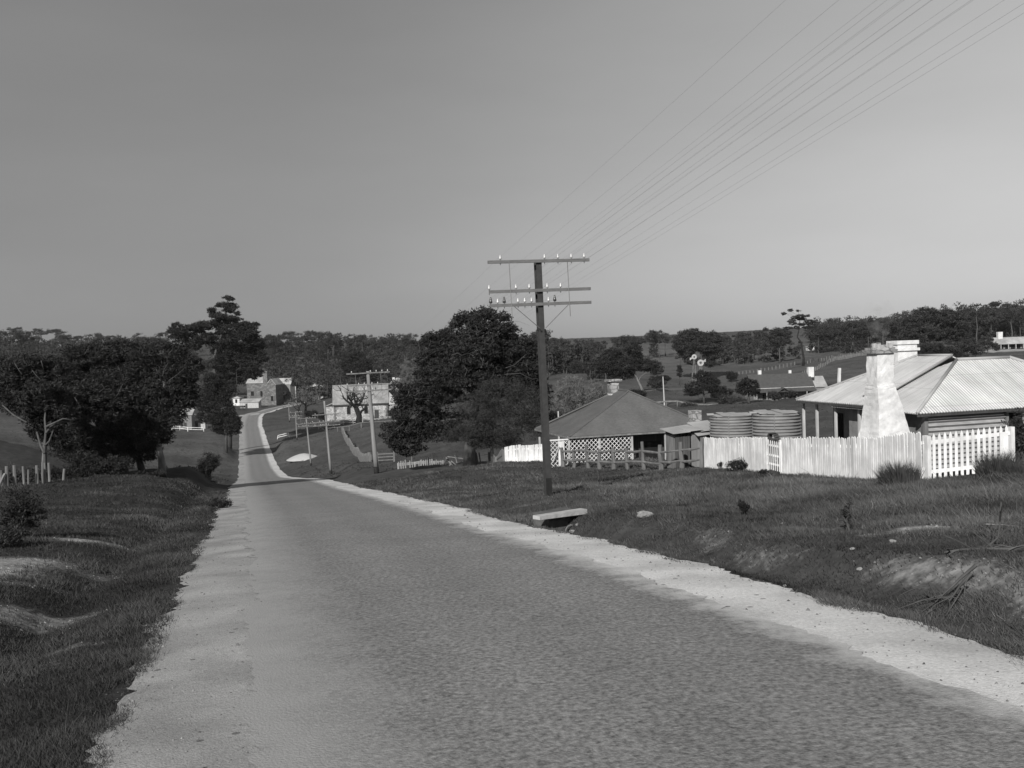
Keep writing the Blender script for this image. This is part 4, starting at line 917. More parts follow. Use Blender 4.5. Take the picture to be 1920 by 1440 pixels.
mb = MB(); mb.box(fc, -2.7, -.02, 1.6, 5.2, -2, 4.0); mb.build('porch', M['church_stone'], chu)
mb = MB(); mb.slab([fc(-3,1.3,4.0), fc(-.05,1.3,5.2), fc(-.05,5.5,5.2), fc(-3,5.5,4.0)], .12); mb.build('porch_roof', M['iron_far'], chu)
mb = MB(); mb.box(fc, 16.2, 18.7, -.6, 3.2, -2, 4.1); mb.box(fc, 15.52, 16.2, .6, 3.2, -2, 4.1); mb.build('vestry', M['church_stone'], chu)
mb = MB(); mb.slab([fc(15.9,-.9,4.05), fc(19,-.9,4.05), fc(16.1,1.3,7.6)], .12); mb.slab([fc(19,-.9,4.05), fc(19,3.5,4.05), fc(16.1,1.3,7.6)], .12); mb.slab([fc(19,3.5,4.05), fc(15.6,3.5,4.05), fc(16.1,1.3,7.6)], .12); mb.build('vestry_roof', M['iron_far'], chu)
box_part('window', 'glass', chu, fc, 17.2, 17.8, -.66, -.56, 1.9, 3.1)
# big stone building (two storeys) left of the road
g = G(464, 440); fm = frame(g, R(-6)); k = 440/F; mi = thing('stone_building', 'tall grey stone building with central chimney, left of the road bend', 'building', g)
mb = MB(); gwall(mb, fm, 0, 10, 0, 8, -3, 9.3, 11.9); gwall(mb, fm, 9.8, 13.6, -.8, 9, -3, 8.4, 10.8, 'b'); mb.build('wall', M['mill_stone'], mi)
mb = MB(); gable(mb, fm, 0, 10, 0, 8, 9.3, 12.1); gable(mb, fm, 9.8, 13.6, -.8, 9, 8.3, 11.1, along='b'); mb.build('roof', M['iron_far'], mi)
mb = MB(); mb.box(fm, 7.7, 9.7, -.3, 1.4, -3, 14.0); mb.box(fm, 7.5, 9.9, -.5, 1.6, 14.0, 14.5); mb.build('chimney', M['mill_stone'], mi)
for a0, a1, z0, z1 in ((1.8,3.2,3.7,5.7),(6.2,7.2,3.2,5.7),(11.2,12.3,1.2,3.4)): box_part('window', 'glass', mi, fm, a0, a1, -.86 if a0 > 9 else -.06, -.7 if a0 > 9 else .05, z0, z1)
# store behind it
g = G(516, 452); fm = frame(g, R(-4)); b_ = thing('store_building', 'lower building with pale roof just right of the tall stone building', 'building', g)
mb = MB(); gwall(mb, fm, 0, 7.4, 0, 7, -3, 8.2, 10.9); mb.build('wall', M['wall_grey'], b_)
mb = MB(); gable(mb, fm, 0, 7.4, 0, 7, 8.2, 11.1); mb.slab([fm(.2,-2.6,4.2), fm(5.6,-2.6,3.4), fm(5.6,-.03,5.2), fm(.2,-.03,6.2)], .1); mb.build('roof', M['iron_far'], b_)
box_part('door', 'wall_dark', b_, fm, 3.2, 4.6, -.08, .05, 0, 2.8); mb = MB(); mb.box(fm, 7.8, 9.8, -1, 4, -3, 7.2); mb.build('annex', M['wall_dark'], b_); box_part('post', 'paint_worn', b_, fm, 9.9, 10.3, -1.1, -.8, -1, 7.2)
# cottage with a hipped pale roof
def hip_house(name, label, px, d, th, aw, bw, wh, rise, wall='wall_grey', roof='iron_far', wins=2, ver=0.0, chim=None, drop=2.0):
    g = G(px, d); fr = frame(g, th); t = thing(name, label, 'cottage' if 'cottage' in name else 'house', g)
    mb = MB(); mb.box(fr, 0, aw, 0, bw, -drop, wh); mb.build('wall', M[wall], t)
    mb = MB(); o = .35; i = min(aw, bw)/2; E = [fr(-o,-o-ver,wh-.05-ver*.25), fr(aw+o,-o-ver,wh-.05-ver*.25), fr(aw+o,bw+o,wh-.05), fr(-o,bw+o,wh-.05)]
    hip(mb, E, fr(i,bw/2,wh+rise), fr(max(aw-i,i+.2),bw/2,wh+rise), .1); mb.build('roof', M[roof], t)
    for k in range(wins):
        a = aw*(k+.7)/(wins+.4); mb = MB(); mb.box(fr, a-.45, a+.45, -.06, .04, .9, wh-.5); mb.build('window', M['glass'], t)
    if ver:
        for k in range(4):
            a = aw*k/3; mb = MB(); mb.box(fr, a-.06, a+.06, -ver-.06, -ver+.06, -drop, wh-.1-ver*.25); mb.build('verandah_post', M['paint_worn'], t)
    for c in (chim or []):
        mb = MB(); mb.box(fr, c[0], c[0]+c[2], c[1], c[1]+c[2]*.8, wh, wh+c[3]); mb.build('chimney', M['limewash'], t)
    return t
hip_house('cottage', 'pale-roofed cottage beyond the dark bare tree, right of the stone building', 572, 512, R(4), 10.4, 7, 2.6, 3.2, wins=3, ver=2.0)
hip_house('cottage', 'pale-roofed house partly hidden behind the right end of the church', 727, 372, R(8), 8, 7, 3.4, 2.6, wins=2, chim=[(2,2,.9,2.8)])
hip_house('cottage', 'tiny white cottage seen between the church and the big tree', 752, 400, R(8), 5, 5, 3.2, 1.6, wins=1)
hip_house('cottage', 'small whitewashed hut at the left end of the sheds by the stone building', 437, 432, R(-4), 3.0, 3, 3.0, .8, wall='limewash', wins=1)
def shed_(label, px, d, th, aw, bw, zf, zb, wall, roof='iron_far', name='shed', drop=1.5):
    g = G(px, d); fr = frame(g, th); t = thing(name, label, 'shed', g)
    mb = MB(); mb.hexa([fr(0,0,-drop), fr(aw,0,-drop), fr(aw,bw,-drop), fr(0,bw,-drop), fr(0,0,zf), fr(aw,0,zf), fr(aw,bw,zb), fr(0,bw,zb)]); mb.build('wall', M[wall], t)
    mb = MB(); mb.slab([fr(-.3,-.3,zf+.02), fr(aw+.3,-.3,zf+.02), fr(aw+.3,bw+.3,zb+.1), fr(-.3,bw+.3,zb+.1)], .08); mb.build('roof', M[roof], t)
    mb = MB(); mb.box(fr, aw*.3, aw*.3+.9, -.05, .05, -.2, min(2.0, zf-.2)); mb.build('door', M['wall_dark'], t); return t
shed_('long low shed with pale roof in front of the tall stone building', 450, 424, R(-4), 8.2, 4, 2.5, 3.8, 'paint_worn')
shed_('pale shed with sunlit roof glimpsed between the dark trunks on the left', 338, 292, R(6), 3.4, 4, 4.2, 6.0, 'wall_grey')
shed_('grey shed glimpsed beneath the dark foliage, right of the pale shed', 358, 296, R(6), 4.2, 4, 3.0, 3.8, 'paint_worn')
shed_('white box-like shed far up the right hillside paddock', 1515, 465, R(3), 3.0, 3, 2.0, 2.2, 'limewash')
shed_('long pale low shed far up the right hillside paddock', 1541, 470, R(3), 5.8, 4, 1.8, 2.2, 'wall_grey')
# cart
g = G(452, 400); ct = thing('cart', 'dark old cart standing before the sheds at the road bend', 'cart', g); fr = frame(g, R(-4))
box_part('tray', 'wall_dark', ct, fr, -2.2, 1.6, -.7, .7, .9, 1.6)
for a in (-1.4, .9):
    for b in (-.85, .85):
        mb = MB(); pts = [fr(a+.7*math.cos(i*math.pi/6), b, .7+.7*math.sin(i*math.pi/6)) for i in range(13)]; mb.tube(pts, .07, 4, False)
        for i in range(6): mb.beam(fr(a,b,.7), fr(a+.7*math.cos(i*math.pi/3), b, .7+.7*math.sin(i*math.pi/3)), .05)
        mb.build('wheel', M['dark_wood'], ct)
# homestead on the right
g = G(1419, 190); fr = frame(g, R(5)); hs = thing('homestead', 'long low homestead with dark roof and three white chimneys', 'house', g)
mb = MB(); gwall(mb, fr, 0, 12.2, 1.8, 7, -1.5, 2.5, 4.9); mb.build('wall', M['wall_grey'], hs)
mb = MB(); mb.slab([fr(-.3,1.5,2.45), fr(12.3,1.5,2.45), fr(12.3,4.4,5.1), fr(-.3,4.4,5.1)], .12); mb.slab([fr(12.3,7.3,2.45), fr(-.3,7.3,2.45), fr(-.3,4.4,5.1), fr(12.3,4.4,5.1)], .12); mb.build('roof', M['far_dark_roof'], hs)
mb = MB(); mb.slab([fr(-.3,-.2,1.75), fr(12.1,-.2,1.75), fr(12.1,1.49,2.36), fr(-.3,1.49,2.36)], .08); mb.slab([fr(4.2,-.35,1.75), fr(5.4,-.35,2.55), fr(5.4,1.4,2.6)], .06); mb.slab([fr(5.4,-.35,2.55), fr(6.6,-.35,1.75), fr(5.4,1.4,2.6)], .06); mb.build('verandah_roof', M['far_dark_roof'], hs)
box_part('fascia', 'paint_worn', hs, fr, -.3, 12.1, 1.40, 1.48, 2.38, 2.5)
for a in (0, 2, 4, 6, 8, 10, 12): box_part('verandah_post', 'paint_worn', hs, fr, a-.06, a+.06, -.15, -.03, -1.5, 1.7)
for a in (2.2, 5.2, 8.6, 11): box_part('window', 'glass', hs, fr, a-.4, a+.4, 1.74, 1.82, .3, 1.9)
for a, b, w_, zt in ((2.0,4.4,.6,5.9),(8.2,4.4,.5,5.7),(11.9,3.6,1.1,6.2)): box_part('chimney', 'limewash', hs, fr, a, a+w_, b, b+w_*.8, 4.2, zt)
box_part('end_wall', 'limewash', hs, fr, 12.21, 12.4, 1.8, 3.0, -1.5, 2.5)
mb = MB(); mb.box(fr, 12.6, 15.4, 3.5, 8, -1.5, 2.2); mb.build('wing_wall', M['wall_grey'], hs); mb = MB(); gable(mb, fr, 12.5, 15.4, 3.5, 8, 2.2, 4.3, .1, .25); mb.build('wing_roof', M['iron_far'], hs)
# long house far right
g = G(1862, 335); fr = frame(g, R(2)); fh = thing('farmhouse', 'white-roofed farmhouse with dark verandah high on the right hillside', 'house', g)
mb = MB(); mb.box(fr, 0, 16, 1.5, 7, -2, 2.3); mb.build('wall', M['wall_grey'], fh)
mb = MB(); mb.slab([fr(-.4,-.3,1.9), fr(16.4,-.3,1.9), fr(14,4,4.2), fr(.8,4,4.2)], .1); mb.slab([fr(16.4,7.5,2.3), fr(-.4,7.5,2.3), fr(.8,4,4.2), fr(14,4,4.2)], .1); mb.build('roof', M['iron_far'], fh)
for k in range(7): box_part('verandah_post', 'paint_worn', fh, fr, k*2.6, k*2.6+.2, -.2, 0, -2, 1.9)
for k in range(4): box_part('window', 'opening', fh, fr, 3.0+k*2, 4.3+k*2, 1.42, 1.52, -.3, 1.9)
box_part('chimney', 'limewash', fh, fr, 3.6, 5.2, 3.2, 4.4, 3, 6.1)

# gravel heap, guard rail, poles
g = G(570, 178); rgn = np.random.default_rng(5); mb = MB(); vs = []; fs = []; nu, nv_ = 28, 8
for j in range(nv_+1):
    for i in range(nu):
        a = 2*math.pi*i/nu; f = j/nv_; r = 2.7*(1-f)**.85*(1+.10*math.sin(2*a+1)+.05*math.sin(5*a)); vs.append((g.x+r*math.cos(a)*1.1, g.y+r*math.sin(a), g.z-.1+1.5*(f*1.2-.2*f*f)*(1-.25*f)+rgn.uniform(-.02,.02)))
for j in range(nv_):
    for i in range(nu): fs.append((j*nu+i, j*nu+(i+1)%nu, (j+1)*nu+(i+1)%nu, (j+1)*nu+i))
mb.add(vs, fs); single(mb, 'gravel_heap', M['gravel_pile'], 'pale conical heap of road gravel on the dark grass', 'gravel heap')
g0, g1 = G(521.5, 255), G(541, 255); gr_ = thing('guard_rail', 'small white two-rail guard beside the road in the valley', 'railing', g0)
for p, dx in ((g0,-.25),(g1,.2)):
    mb = MB(); mb.beam(p+Vector((dx,0,-.2)), p+Vector((0,0,1.15)), .16); mb.build('post', M['paint'], gr_)
for z in (.62, 1.1):
    mb = MB(); mb.beam(g0+Vector((0,0,z)), g1+Vector((0,0,z)), .14); mb.build('rail', M['paint'], gr_)
g = G(1569.5, 60); mb = MB(); mb.beam(g, W(1574, 690, 60), .17, taper=.8); single(mb, 'post', M['paint'], 'tall white post rising behind the pale corrugated roof', 'post')
g = G(1246, 200); mb = MB(); mb.tube([g-Vector((0,0,.3)), W(1243, 706, 200)], [.16,.1], 6); single(mb, 'post', M['paint_worn'], 'slender pale pole in the paddock right of the dark roof', 'pole')
# windmills
def windmill(label, px, d, hx, hy, r, tail):
    g = G(px, d); t = thing('windmill', label, 'windmill', g); hub = W(hx, hy, d); hb = Vector(hub); mb = MB()
    tp = hb-Vector((0,0,.3))
    for i, j in ((-1,-1),(1,-1),(1,1),(-1,1)): mb.beam(g+Vector((i*.9,j*.9,-.2)), tp+Vector((i*.12,j*.12,0)), .12)
    for k in range(4):
        f = k/4; zz = [g+Vector((i*.9*(1-f*.85),j*.9*(1-f*.85),0))+(tp-g)*f for i,j in ((-1,-1),(1,-1),(1,1),(-1,1))]
        for i in range(4): mb.beam(zz[i], zz[(i+1)%4]+(tp-g)*.22, .05)
    mb.build('tower', M['grey_wood'], t)
    f_ = Vector((-.12,-.97,-.05)).normalized(); x_ = f_.cross(Vector((0,0,1))).normalized(); y_ = x_.cross(f_); mb = MB(); c = hb+f_*.35
    for k in range(14):
        a = 2*math.pi*k/14; b = a+2*math.pi/14*.92; tw = f_*.07
        mb.hexa([c+(x_*math.cos(q)+y_*math.sin(q))*rr+s_ for s_ in (Vector((0,0,0)), f_*.02) for q, rr, in ((a,r*.38),(a,r),(b,r),(b,r*.38))])
    mb.build('fan', M['paint_worn'], t); mb = MB(); dv = Vector((tail[0],.35,tail[1])); mb.beam(hb, hb+dv*.8, .06)
    e = hb+dv*.6; mb.hexa([e+Vector((0,0,-.1)), e+dv*.9+Vector((0,0,-.5)), e+dv*.9+Vector((0,.05,-.5)), e+Vector((0,.05,-.1)), e+Vector((0,0,.1)), e+dv*.9+Vector((0,0,.45)), e+dv*.9+Vector((0,.05,.45)), e+Vector((0,.05,.1))]); mb.build('tail_vane', M['paint_worn'], t)
windmill('windmill with white ring fan, in front of the gum tree crown', 1314, 318, 1313.5, 680, 1.05, (1.2, .5))
windmill('smaller windmill fan half hidden behind the white windmill', 1301, 326, 1301.5, 669, .85, (-.9, -.5))

# distant fences
def post_fence(name, label, pts, spacing, hh, w, m='grey_wood', rails=(), rail_w=.08, every=1, cat='fence', jit=.12):
    P_ = [G(px, d) for px, d in pts]; t = thing(name, label, cat, P_[0]); rg = random.Random(len(pts)+int(pts[0][0])); tops = []
    for i in range(len(P_)-1):
        a, b = P_[i], P_[i+1]; n = max(1, int((b-a).length/spacing))
        for k in range(n+(i == len(P_)-2)):
            q = a+(b-a)*(k/n); q.z = hz(q.x, q.y); tops.append(q)
    for q in tops:
        mb = MB(); mb.beam(q-Vector((0,0,.2)), q+Vector((rg.uniform(-.05,.05), 0, hh*rg.uniform(1-jit, 1+jit))), w*rg.uniform(.8,1.2)); mb.build('post', M[m], t)
    for z in rails:
        mb = MB()
        for i in range(len(tops)-1): mb.beam(tops[i]+Vector((0,0,z)), tops[i+1]+Vector((0,0,z)), rail_w)
        mb.build('rail', M[m], t)
    return t
post_fence('rail_fence', 'long pale top-rail fence across the paddock behind the dark roof', [(1035,202),(1170,200),(1330,200),(1500,198)], 2.1, 1.1, .12, 'grey_wood', (1.08,), .26, jit=.02)
post_fence('post_fence', 'faint line of split posts across the far right hillside', [(1372,352),(1490,345)], 1.25, 1.2, .22)
post_fence('post_fence', 'upper row of split posts climbing the right hillside track', [(1514,345),(1560,360),(1625,400)], 2.2, 1.2, .2)
post_fence('post_fence', 'lower row of pale split posts climbing beside the hillside track', [(1505,295),(1560,325),(1628,380)], 2.0, 1.25, .22)
post_fence('rail_fence', 'white rail fence in front of the church', [(626,272),(680,272),(735,275)], 2.4, 1.2, .14, 'paint_worn', (.6, 1.15), .12)
post_fence('rail_fence', 'grey rail fence crossing the church field behind the second telegraph pole', [(612,225),(655,222),(700,218),(742,214)], 3.0, 1.15, .14, 'grey_wood', (1.1,), .10)
post_fence('rail_fence', 'white two-rail fence seen between the dark trunks on the left', [(322,285),(352,284),(382,285)], 2.3, 1.2, .16, 'paint', (.55, 1.1), .14)
post_fence('paling_fence', 'grey paling fence running down towards the second telegraph pole', [(642,222),(662,172),(694,126)], .42, 1.1, .33, 'grey_wood', (.7,), .08, jit=.28)
gg0, gg1 = G(708, 116), G(739, 114); fg = thing('field_gate', 'low three-rail timber gate right of the second telegraph pole', 'gate', gg0)
for z in (.25, .62, .98):
    mb = MB(); mb.beam(gg0+Vector((0,0,z)), gg1+Vector((0,0,z)), .09); mb.build('rail', M['grey_wood'], fg)
for p in (gg0, gg1):
    mb = MB(); mb.beam(p-Vector((0,0,.2)), p+Vector((0,0,1.25)), .16); mb.build('post', M['grey_wood'], fg)
# old posts on the left bank
for px, d, hh, r, lx, lab in ((13,44,.95,.075,.03,'pale split post behind the leaning strut at the left edge'),(28.5,45,1.0,.075,0,'thick pale split post right of the strutted post on the left'),(45.5,46,.88,.055,-.02,'slim pale post between two thicker posts on the left bank'),(53,46.5,.8,.04,.04,'thin grey post leaning slightly in the left post row'),
                            (70.5,47,.95,.07,0,'broad grey post with dark slots under the dead tree'),(79.5,47,1.1,.05,.06,'tallest slim post in the left row, under the dead tree'),(85.5,47.5,.98,.05,0,'slotted pale post right of the tallest post in the left row'),(93,49,.95,.06,0,'dark grey post at the right end of the left post row'),(118,49,.6,.06,.10,'short pale stump leaning beside the dark bush'),(4,44.3,.75,.09,-.05,'weathered stump leaning at the very left edge')):
    g = G(px, d); mb = MB(); mb.tube([g-Vector((0,0,.2)), g+Vector((lx*.5,0,hh*.5)), g+Vector((lx,0,hh))], [r*1.1, r, r*.9], 7); single(mb, 'fence_post', M['grey_wood'], lab, 'post', 'old posts on the left bank')
g = G(1, 43.5); mb = MB(); mb.beam(g-Vector((.15,0,.1)), G(13, 44)+Vector((0,-.08,.62)), .1); single(mb, 'strut', M['grey_wood'], 'diagonal strut leaning against a pale post at the left edge', 'strut')

# ------------------------------------------------------------------ trees
def trunk_px(pts, d, base): return [tuple(base-Vector((0,0,.3)))]+[tuple(W(px, py, d+dd)) for px, py, dd in pts]
WIND = (.5, .1, -.15)
# the big tree right of the road
b = G(882, 65)
make_tree('gum_tree', 'big dense dark-crowned tree left of the iron telegraph pole', 'tree', b, trunk_px(((880,835,0),(884,800,.2),(893,760,0),(898,710,.3),(900,650,0)), 65, b),
  px_lobes([(915,607,42,30),(876,612,30,26),(840,648,42,32),(815,684,32,36),(900,660,62,45),(962,662,42,36),(992,668,24,32),(868,712,70,45),(940,705,55,40),(985,705,30,35),(800,742,44,36),(770,778,34,38),(734,814,21,20),(766,832,34,22),(830,798,52,34),(1018,738,14,32),(1036,782,13,18),(790,690,14,22),(905,590,20,12),(955,630,16,24)], 65, 1.0, 3),
  'leaf_dark', 'bark', .42, dens=4.2, cr=.42, per=46, L=.26, wd=.07, seed=3, wind=(.25,0,-.1), fork=.5, rag=46)
def dead_limbs(tree, segs, d, r=.02):
    for k, pts in enumerate(segs):
        mb = MB(); mb.tube([W(px, py, d+(.25 if i % 2 else 0)) for i, (px, py) in enumerate(pts)], [r*(1-.6*i/len(pts)) for i in range(len(pts))], 5); mb.build('dead_limb', M['grey_bark'], tree, True)
big = [o for o in COL.objects if o.get('label') == 'big dense dark-crowned tree left of the iron telegraph pole'][0]
dead_limbs(big, [[(846,666),(858,662),(866,666),(880,662)],[(893,628),(895,618),(892,610)],[(902,690),(906,680),(900,668)],[(948,690),(965,684),(982,668),(990,662)],[(845,703),(850,694),(846,684)],[(918,648),(925,640),(922,630)],[(946,702),(975,700),(1000,712)],[(872,704),(876,694),(870,686)]], 62.2)
dead_limbs(big, [[(741,806),(752,797),(758,790)],[(778,742),(785,736),(780,728)]], 62.6)
b = G(925, 63)
make_tree('wattle_tree', 'paler feathery drooping tree in front of the big dark tree', 'tree', b, trunk_px(((922,840,0),(925,800,0),(935,760,0),(940,730,0)), 62.5, b),
  px_lobes([(940,735,55,30),(930,828,50,14),(895,826,30,12),(985,760,45,36),(900,772,48,36),(950,795,55,32),(1000,800,28,26),(890,808,36,20),(855,815,25,15)], 62, .8, 5),
  'leaf_mid', 'grey_bark', .12, dens=4.0, cr=.40, per=55, L=.34, wd=.022, seed=5, wind=(.1,0,-.55), flat=1.0)
# dark wind-swept trees on the left
b = G(228, 60)
make_tree('gum_tree', 'broad dark wind-swept tree at the middle of the left clump', 'tree', b, trunk_px(((232,845,0),(222,815,0),(215,770,.3),(220,720,0),(228,690,0)), 60, b),
  px_lobes([(165,668,56,26),(228,660,60,26),(150,718,58,42),(225,728,66,48),(180,790,66,42),(245,800,52,38),(128,782,34,38),(120,700,36,30),(210,690,50,28),(150,825,42,26),(205,832,46,24),(262,822,30,22),(100,800,26,30),(170,745,80,40),(165,852,42,22),(215,858,40,18),(135,842,28,26)], 60, 1.0, 7),
  'leaf_dark', 'bark', .34, dens=4.4, cr=.40, per=46, L=.26, wd=.055, seed=7, wind=(.7,.1,0), fork=.4, rag=40)
b = G(305, 59)
make_tree('gum_tree', 'dark tree with blotched pale lower trunk at the right of the left clump', 'tree', b, trunk_px(((303,862,0),(297,835,0),(293,810,0),(300,770,.2),(308,720,0)), 59, b),
  px_lobes([(298,668,54,28),(346,684,34,34),(308,728,56,46),(285,785,32,40),(330,745,40,30),(302,812,16,28),(262,700,36,30),(350,722,26,24),(275,815,26,26),(320,775,26,28),(240,760,40,40)], 59, 1.0, 9),
  'leaf_dark', 'pale_bark', .24, dens=4.4, cr=.38, per=46, L=.26, wd=.055, seed=9, wind=(.7,.1,0), fork=.5, rag=36)
b = G(268, 64)
make_tree('gum_tree', 'leaning dark trunk with low foliage between two trees of the left clump', 'tree', b, trunk_px(((255,840,0),(262,815,0),(270,780,0),(272,750,0)), 64, b),
  px_lobes([(262,770,40,36),(268,828,34,22),(240,842,30,16),(300,760,30,26),(262,852,24,18),(284,846,16,20)], 64, 1.0, 10), 'leaf_dark', 'bark', .22, dens=4, cr=.36, per=44, L=.24, wd=.05, seed=10, wind=(.6,0,-.1))
b = G(82, 52)
make_tree('gum_tree', 'dark gum with bleached forked trunk and bare white limbs above the old posts', 'tree', b, trunk_px(((83,862,0),(84,840,0),(85,815,0),(84,790,0),(80,750,.2),(78,720,0)), 52, b),
  px_lobes([(55,690,36,26),(98,700,40,34),(18,722,34,32),(78,742,48,28),(62,790,12,30),(30,760,30,20),(112,745,26,22),(120,770,24,24),(5,690,24,24),(45,715,50,30),(92,790,22,30),(20,745,26,18),(60,760,30,26),(105,815,22,24),(70,800,18,26),(112,842,24,18),(96,820,20,20)], 52, 1.0, 11),
  'leaf_dark', 'pale_bark', .15, dens=4.0, cr=.36, per=44, L=.24, wd=.05, seed=11, wind=(.7,.1,0), fork=.6, rag=36)
b = G(90, 50); mb = MB(); rgx = np.random.default_rng(2)
dt_ = thing('dead_tree', 'bleached bare forked sapling in front of the left dark trees', 'dead tree', b)
for pts, r in (([(84,872),(83,850),(76,835),(69,810)], .075), ([(83,850),(84,830),(86,808),(84,786),(86,760)], .07), ([(84,835),(92,828),(98,812),(100,806)], .045), ([(50,792),(25,778),(5,760)], .05), ([(86,800),(104,792),(118,785),(140,788)], .06), ([(86,812),(95,800),(110,790)], .05)):
    mb.tube([W(px, py, 50+.3*i) for i, (px, py) in enumerate(pts)], [r*(1-.5*i/len(pts)) for i in range(len(pts))], 6)
mb.build('trunk', M['grey_bark'], dt_, True)
bush('bush', 'large rounded dark bush at the foot of the left clump', G(190, 52), (2.1, 1.6, 1.15), 'leaf_dark', 21, dens=5, cr=.26, per=46, L=.16, wd=.04)
bush('bush', 'dark bush filling the gap beneath the broad wind-swept tree', G(150, 55), (1.6, 1.1, 1.3), 'leaf_dark', 27, dens=5, cr=.26, per=44)
bush('bush', 'low dark bush right of the large rounded bush', G(282, 55), (1.2, 1.0, .75), 'leaf_dark', 22, dens=5, cr=.22, per=42)
bush('bush', 'ragged low bush behind the row of old posts', G(45, 50), (2.0, 1.2, .85), 'leaf', 23, dens=4, cr=.25, per=40)
bush('bush', 'dark bush beneath the bleached forked trunk', G(118, 51), (1.3, 1.0, .7), 'leaf_dark', 24, dens=5, cr=.22, per=42)
lt = [o for o in COL.objects if o.get('label') == 'broad dark wind-swept tree at the middle of the left clump'][0]
dead_limbs(lt, [[(205,760),(222,738),(230,720)],[(120,725),(128,745),(125,712)],[(140,745),(150,762),(152,772)],[(186,735),(196,728),(190,720)]], 56.5)
lt = [o for o in COL.objects if o.get('label') == 'dark gum with bleached forked trunk and bare white limbs above the old posts'][0]
dead_limbs(lt, [[(27,680),(34,692),(41,702)],[(60,694),(68,704),(75,711)],[(77,676),(82,694)]], 49.5)
lt = [o for o in COL.objects if o.get('label') == 'dark tree with blotched pale lower trunk at the right of the left clump'][0]
dead_limbs(lt, [[(293,692),(297,703)],[(316,714),(330,704),(342,694),(350,686)],[(305,705),(308,692),(314,682)]], 55.8)
# tall gum beside the road
b = G(430, 225)
make_tree('gum_tree', 'tallest sparse-topped gum standing above the left clump beside the road', 'tree', b, trunk_px(((432,790,0),(428,760,0),(418,735,0),(404,705,.5),(399,680,0),(406,655,.3),(418,620,0),(424,585,0),(427,566,0)), 225, b),
  px_lobes([(427,562,6,7),(424,573,14,7),(399,583,5,6),(398,590,5,4),(410,594,15,7),(441,577,4,4),(432,583,10,4),(446,590,5,6),(436,600,16,7),(418,606,14,7),(392,610,22,8),(372,615,20,10),(352,621,20,11),(331,622,13,18),(340,632,14,11),(430,617,26,14),(462,613,17,11),(474,622,12,14),(410,638,34,14),(380,634,22,11),(452,636,32,17),(482,650,13,17),(440,660,40,20),(420,678,26,20),(462,678,26,20),(434,702,30,22),(470,694,20,20),(428,722,17,16),(365,645,18,11),(492,668,8,11)], 225, 1.2, 13),
  'leaf_dark', 'grey_bark', .50, dens=.62, cr=.95, per=50, L=.75, wd=.17, seed=13, flat=.6, wind=(.4,0,0), fork=.3, limb_r=.28, rag=24)
b = G(424, 205)
make_tree('gum_tree', 'dark low tree at the road edge below the tallest gum', 'tree', b, trunk_px(((424,815,0),(420,800,0),(416,785,0),(415,765,0)), 205, b),
  px_lobes([(421,768,18,20),(402,782,20,14),(436,792,16,18),(412,745,20,14),(434,778,9,16),(385,762,18,12),(425,805,20,14),(443,800,9,16),(395,735,14,10),(410,800,16,10),(372,748,18,14),(400,715,20,14),(416,735,16,16),(378,785,10,10)], 205, 1.0, 14), 'leaf_dark', 'bark', .3, dens=1.6, cr=.7, per=46, L=.45, wd=.12, seed=14, rag=16)
bush('bush', 'spiky dark shrub leaning over the left road bank', G(392, 76), (.95, .9, 2.0), 'leaf_dark', 26, dens=5, cr=.24, per=36, L=.3, wd=.03)
# bare winter trees
def bare_tree(label, px, d, hgt, r, seed, spread=.55, depth=4, m='bark', name='bare_tree', twig=True, n0=5, tdens=.5):
    g = G(px, d); t = thing(name, label, 'tree', g); rng = np.random.default_rng(seed); mb = MB()
    tr = [np.array(g)-np.array([0,0,.3]), np.array(g)+np.array([rng.uniform(-.1,.1)*hgt*.3, 0, hgt*.17]), np.array(g)+np.array([rng.uniform(-.1,.1)*hgt*.4, 0, hgt*.33])]
    mb.tube(tr, [r*1.3, r, r*.85], 8, False)
    for k in range(n0):
        a = 2*math.pi*k/n0+rng.uniform(-.4,.4); bare_branches(mb, tr[2 if k < n0-1 else 1], (math.cos(a)*spread*1.3, math.sin(a)*spread*1.3, .8), hgt*.36, r*.55, depth-1, rng, spread, .12)
    mb.build('trunk', M[m], t, True)
    if twig:
        c = np.array(g)+np.array([0,0,hgt*.62]); C, rr = lobe_clumps([(c[0],c[1],c[2],hgt*.42,hgt*.42,hgt*.34)], tdens, hgt*.1, rng, .4); v, q = leaf_quads(C, rr, 26, hgt*.07, .035+d*.00012, rng, 1.0, (0,0,.3))
        np_mesh('twigs', v, q, M['twig'], t)
    return t
bare_tree('large bare dark tree in front of the church', 672, 268, 14, .75, 31, .85, 4, 'black_bark', twig=False, n0=6)
bare_tree('dark twiggy leafless tree at the road bend in the valley', 574, 330, 11, .45, 32, .6, 4, 'black_bark', tdens=.16)
bare_tree('slimmer leafless tree beside the valley road, left of the dark twiggy one', 561, 345, 9, .3, 33, .6, 3, 'black_bark', tdens=.2)
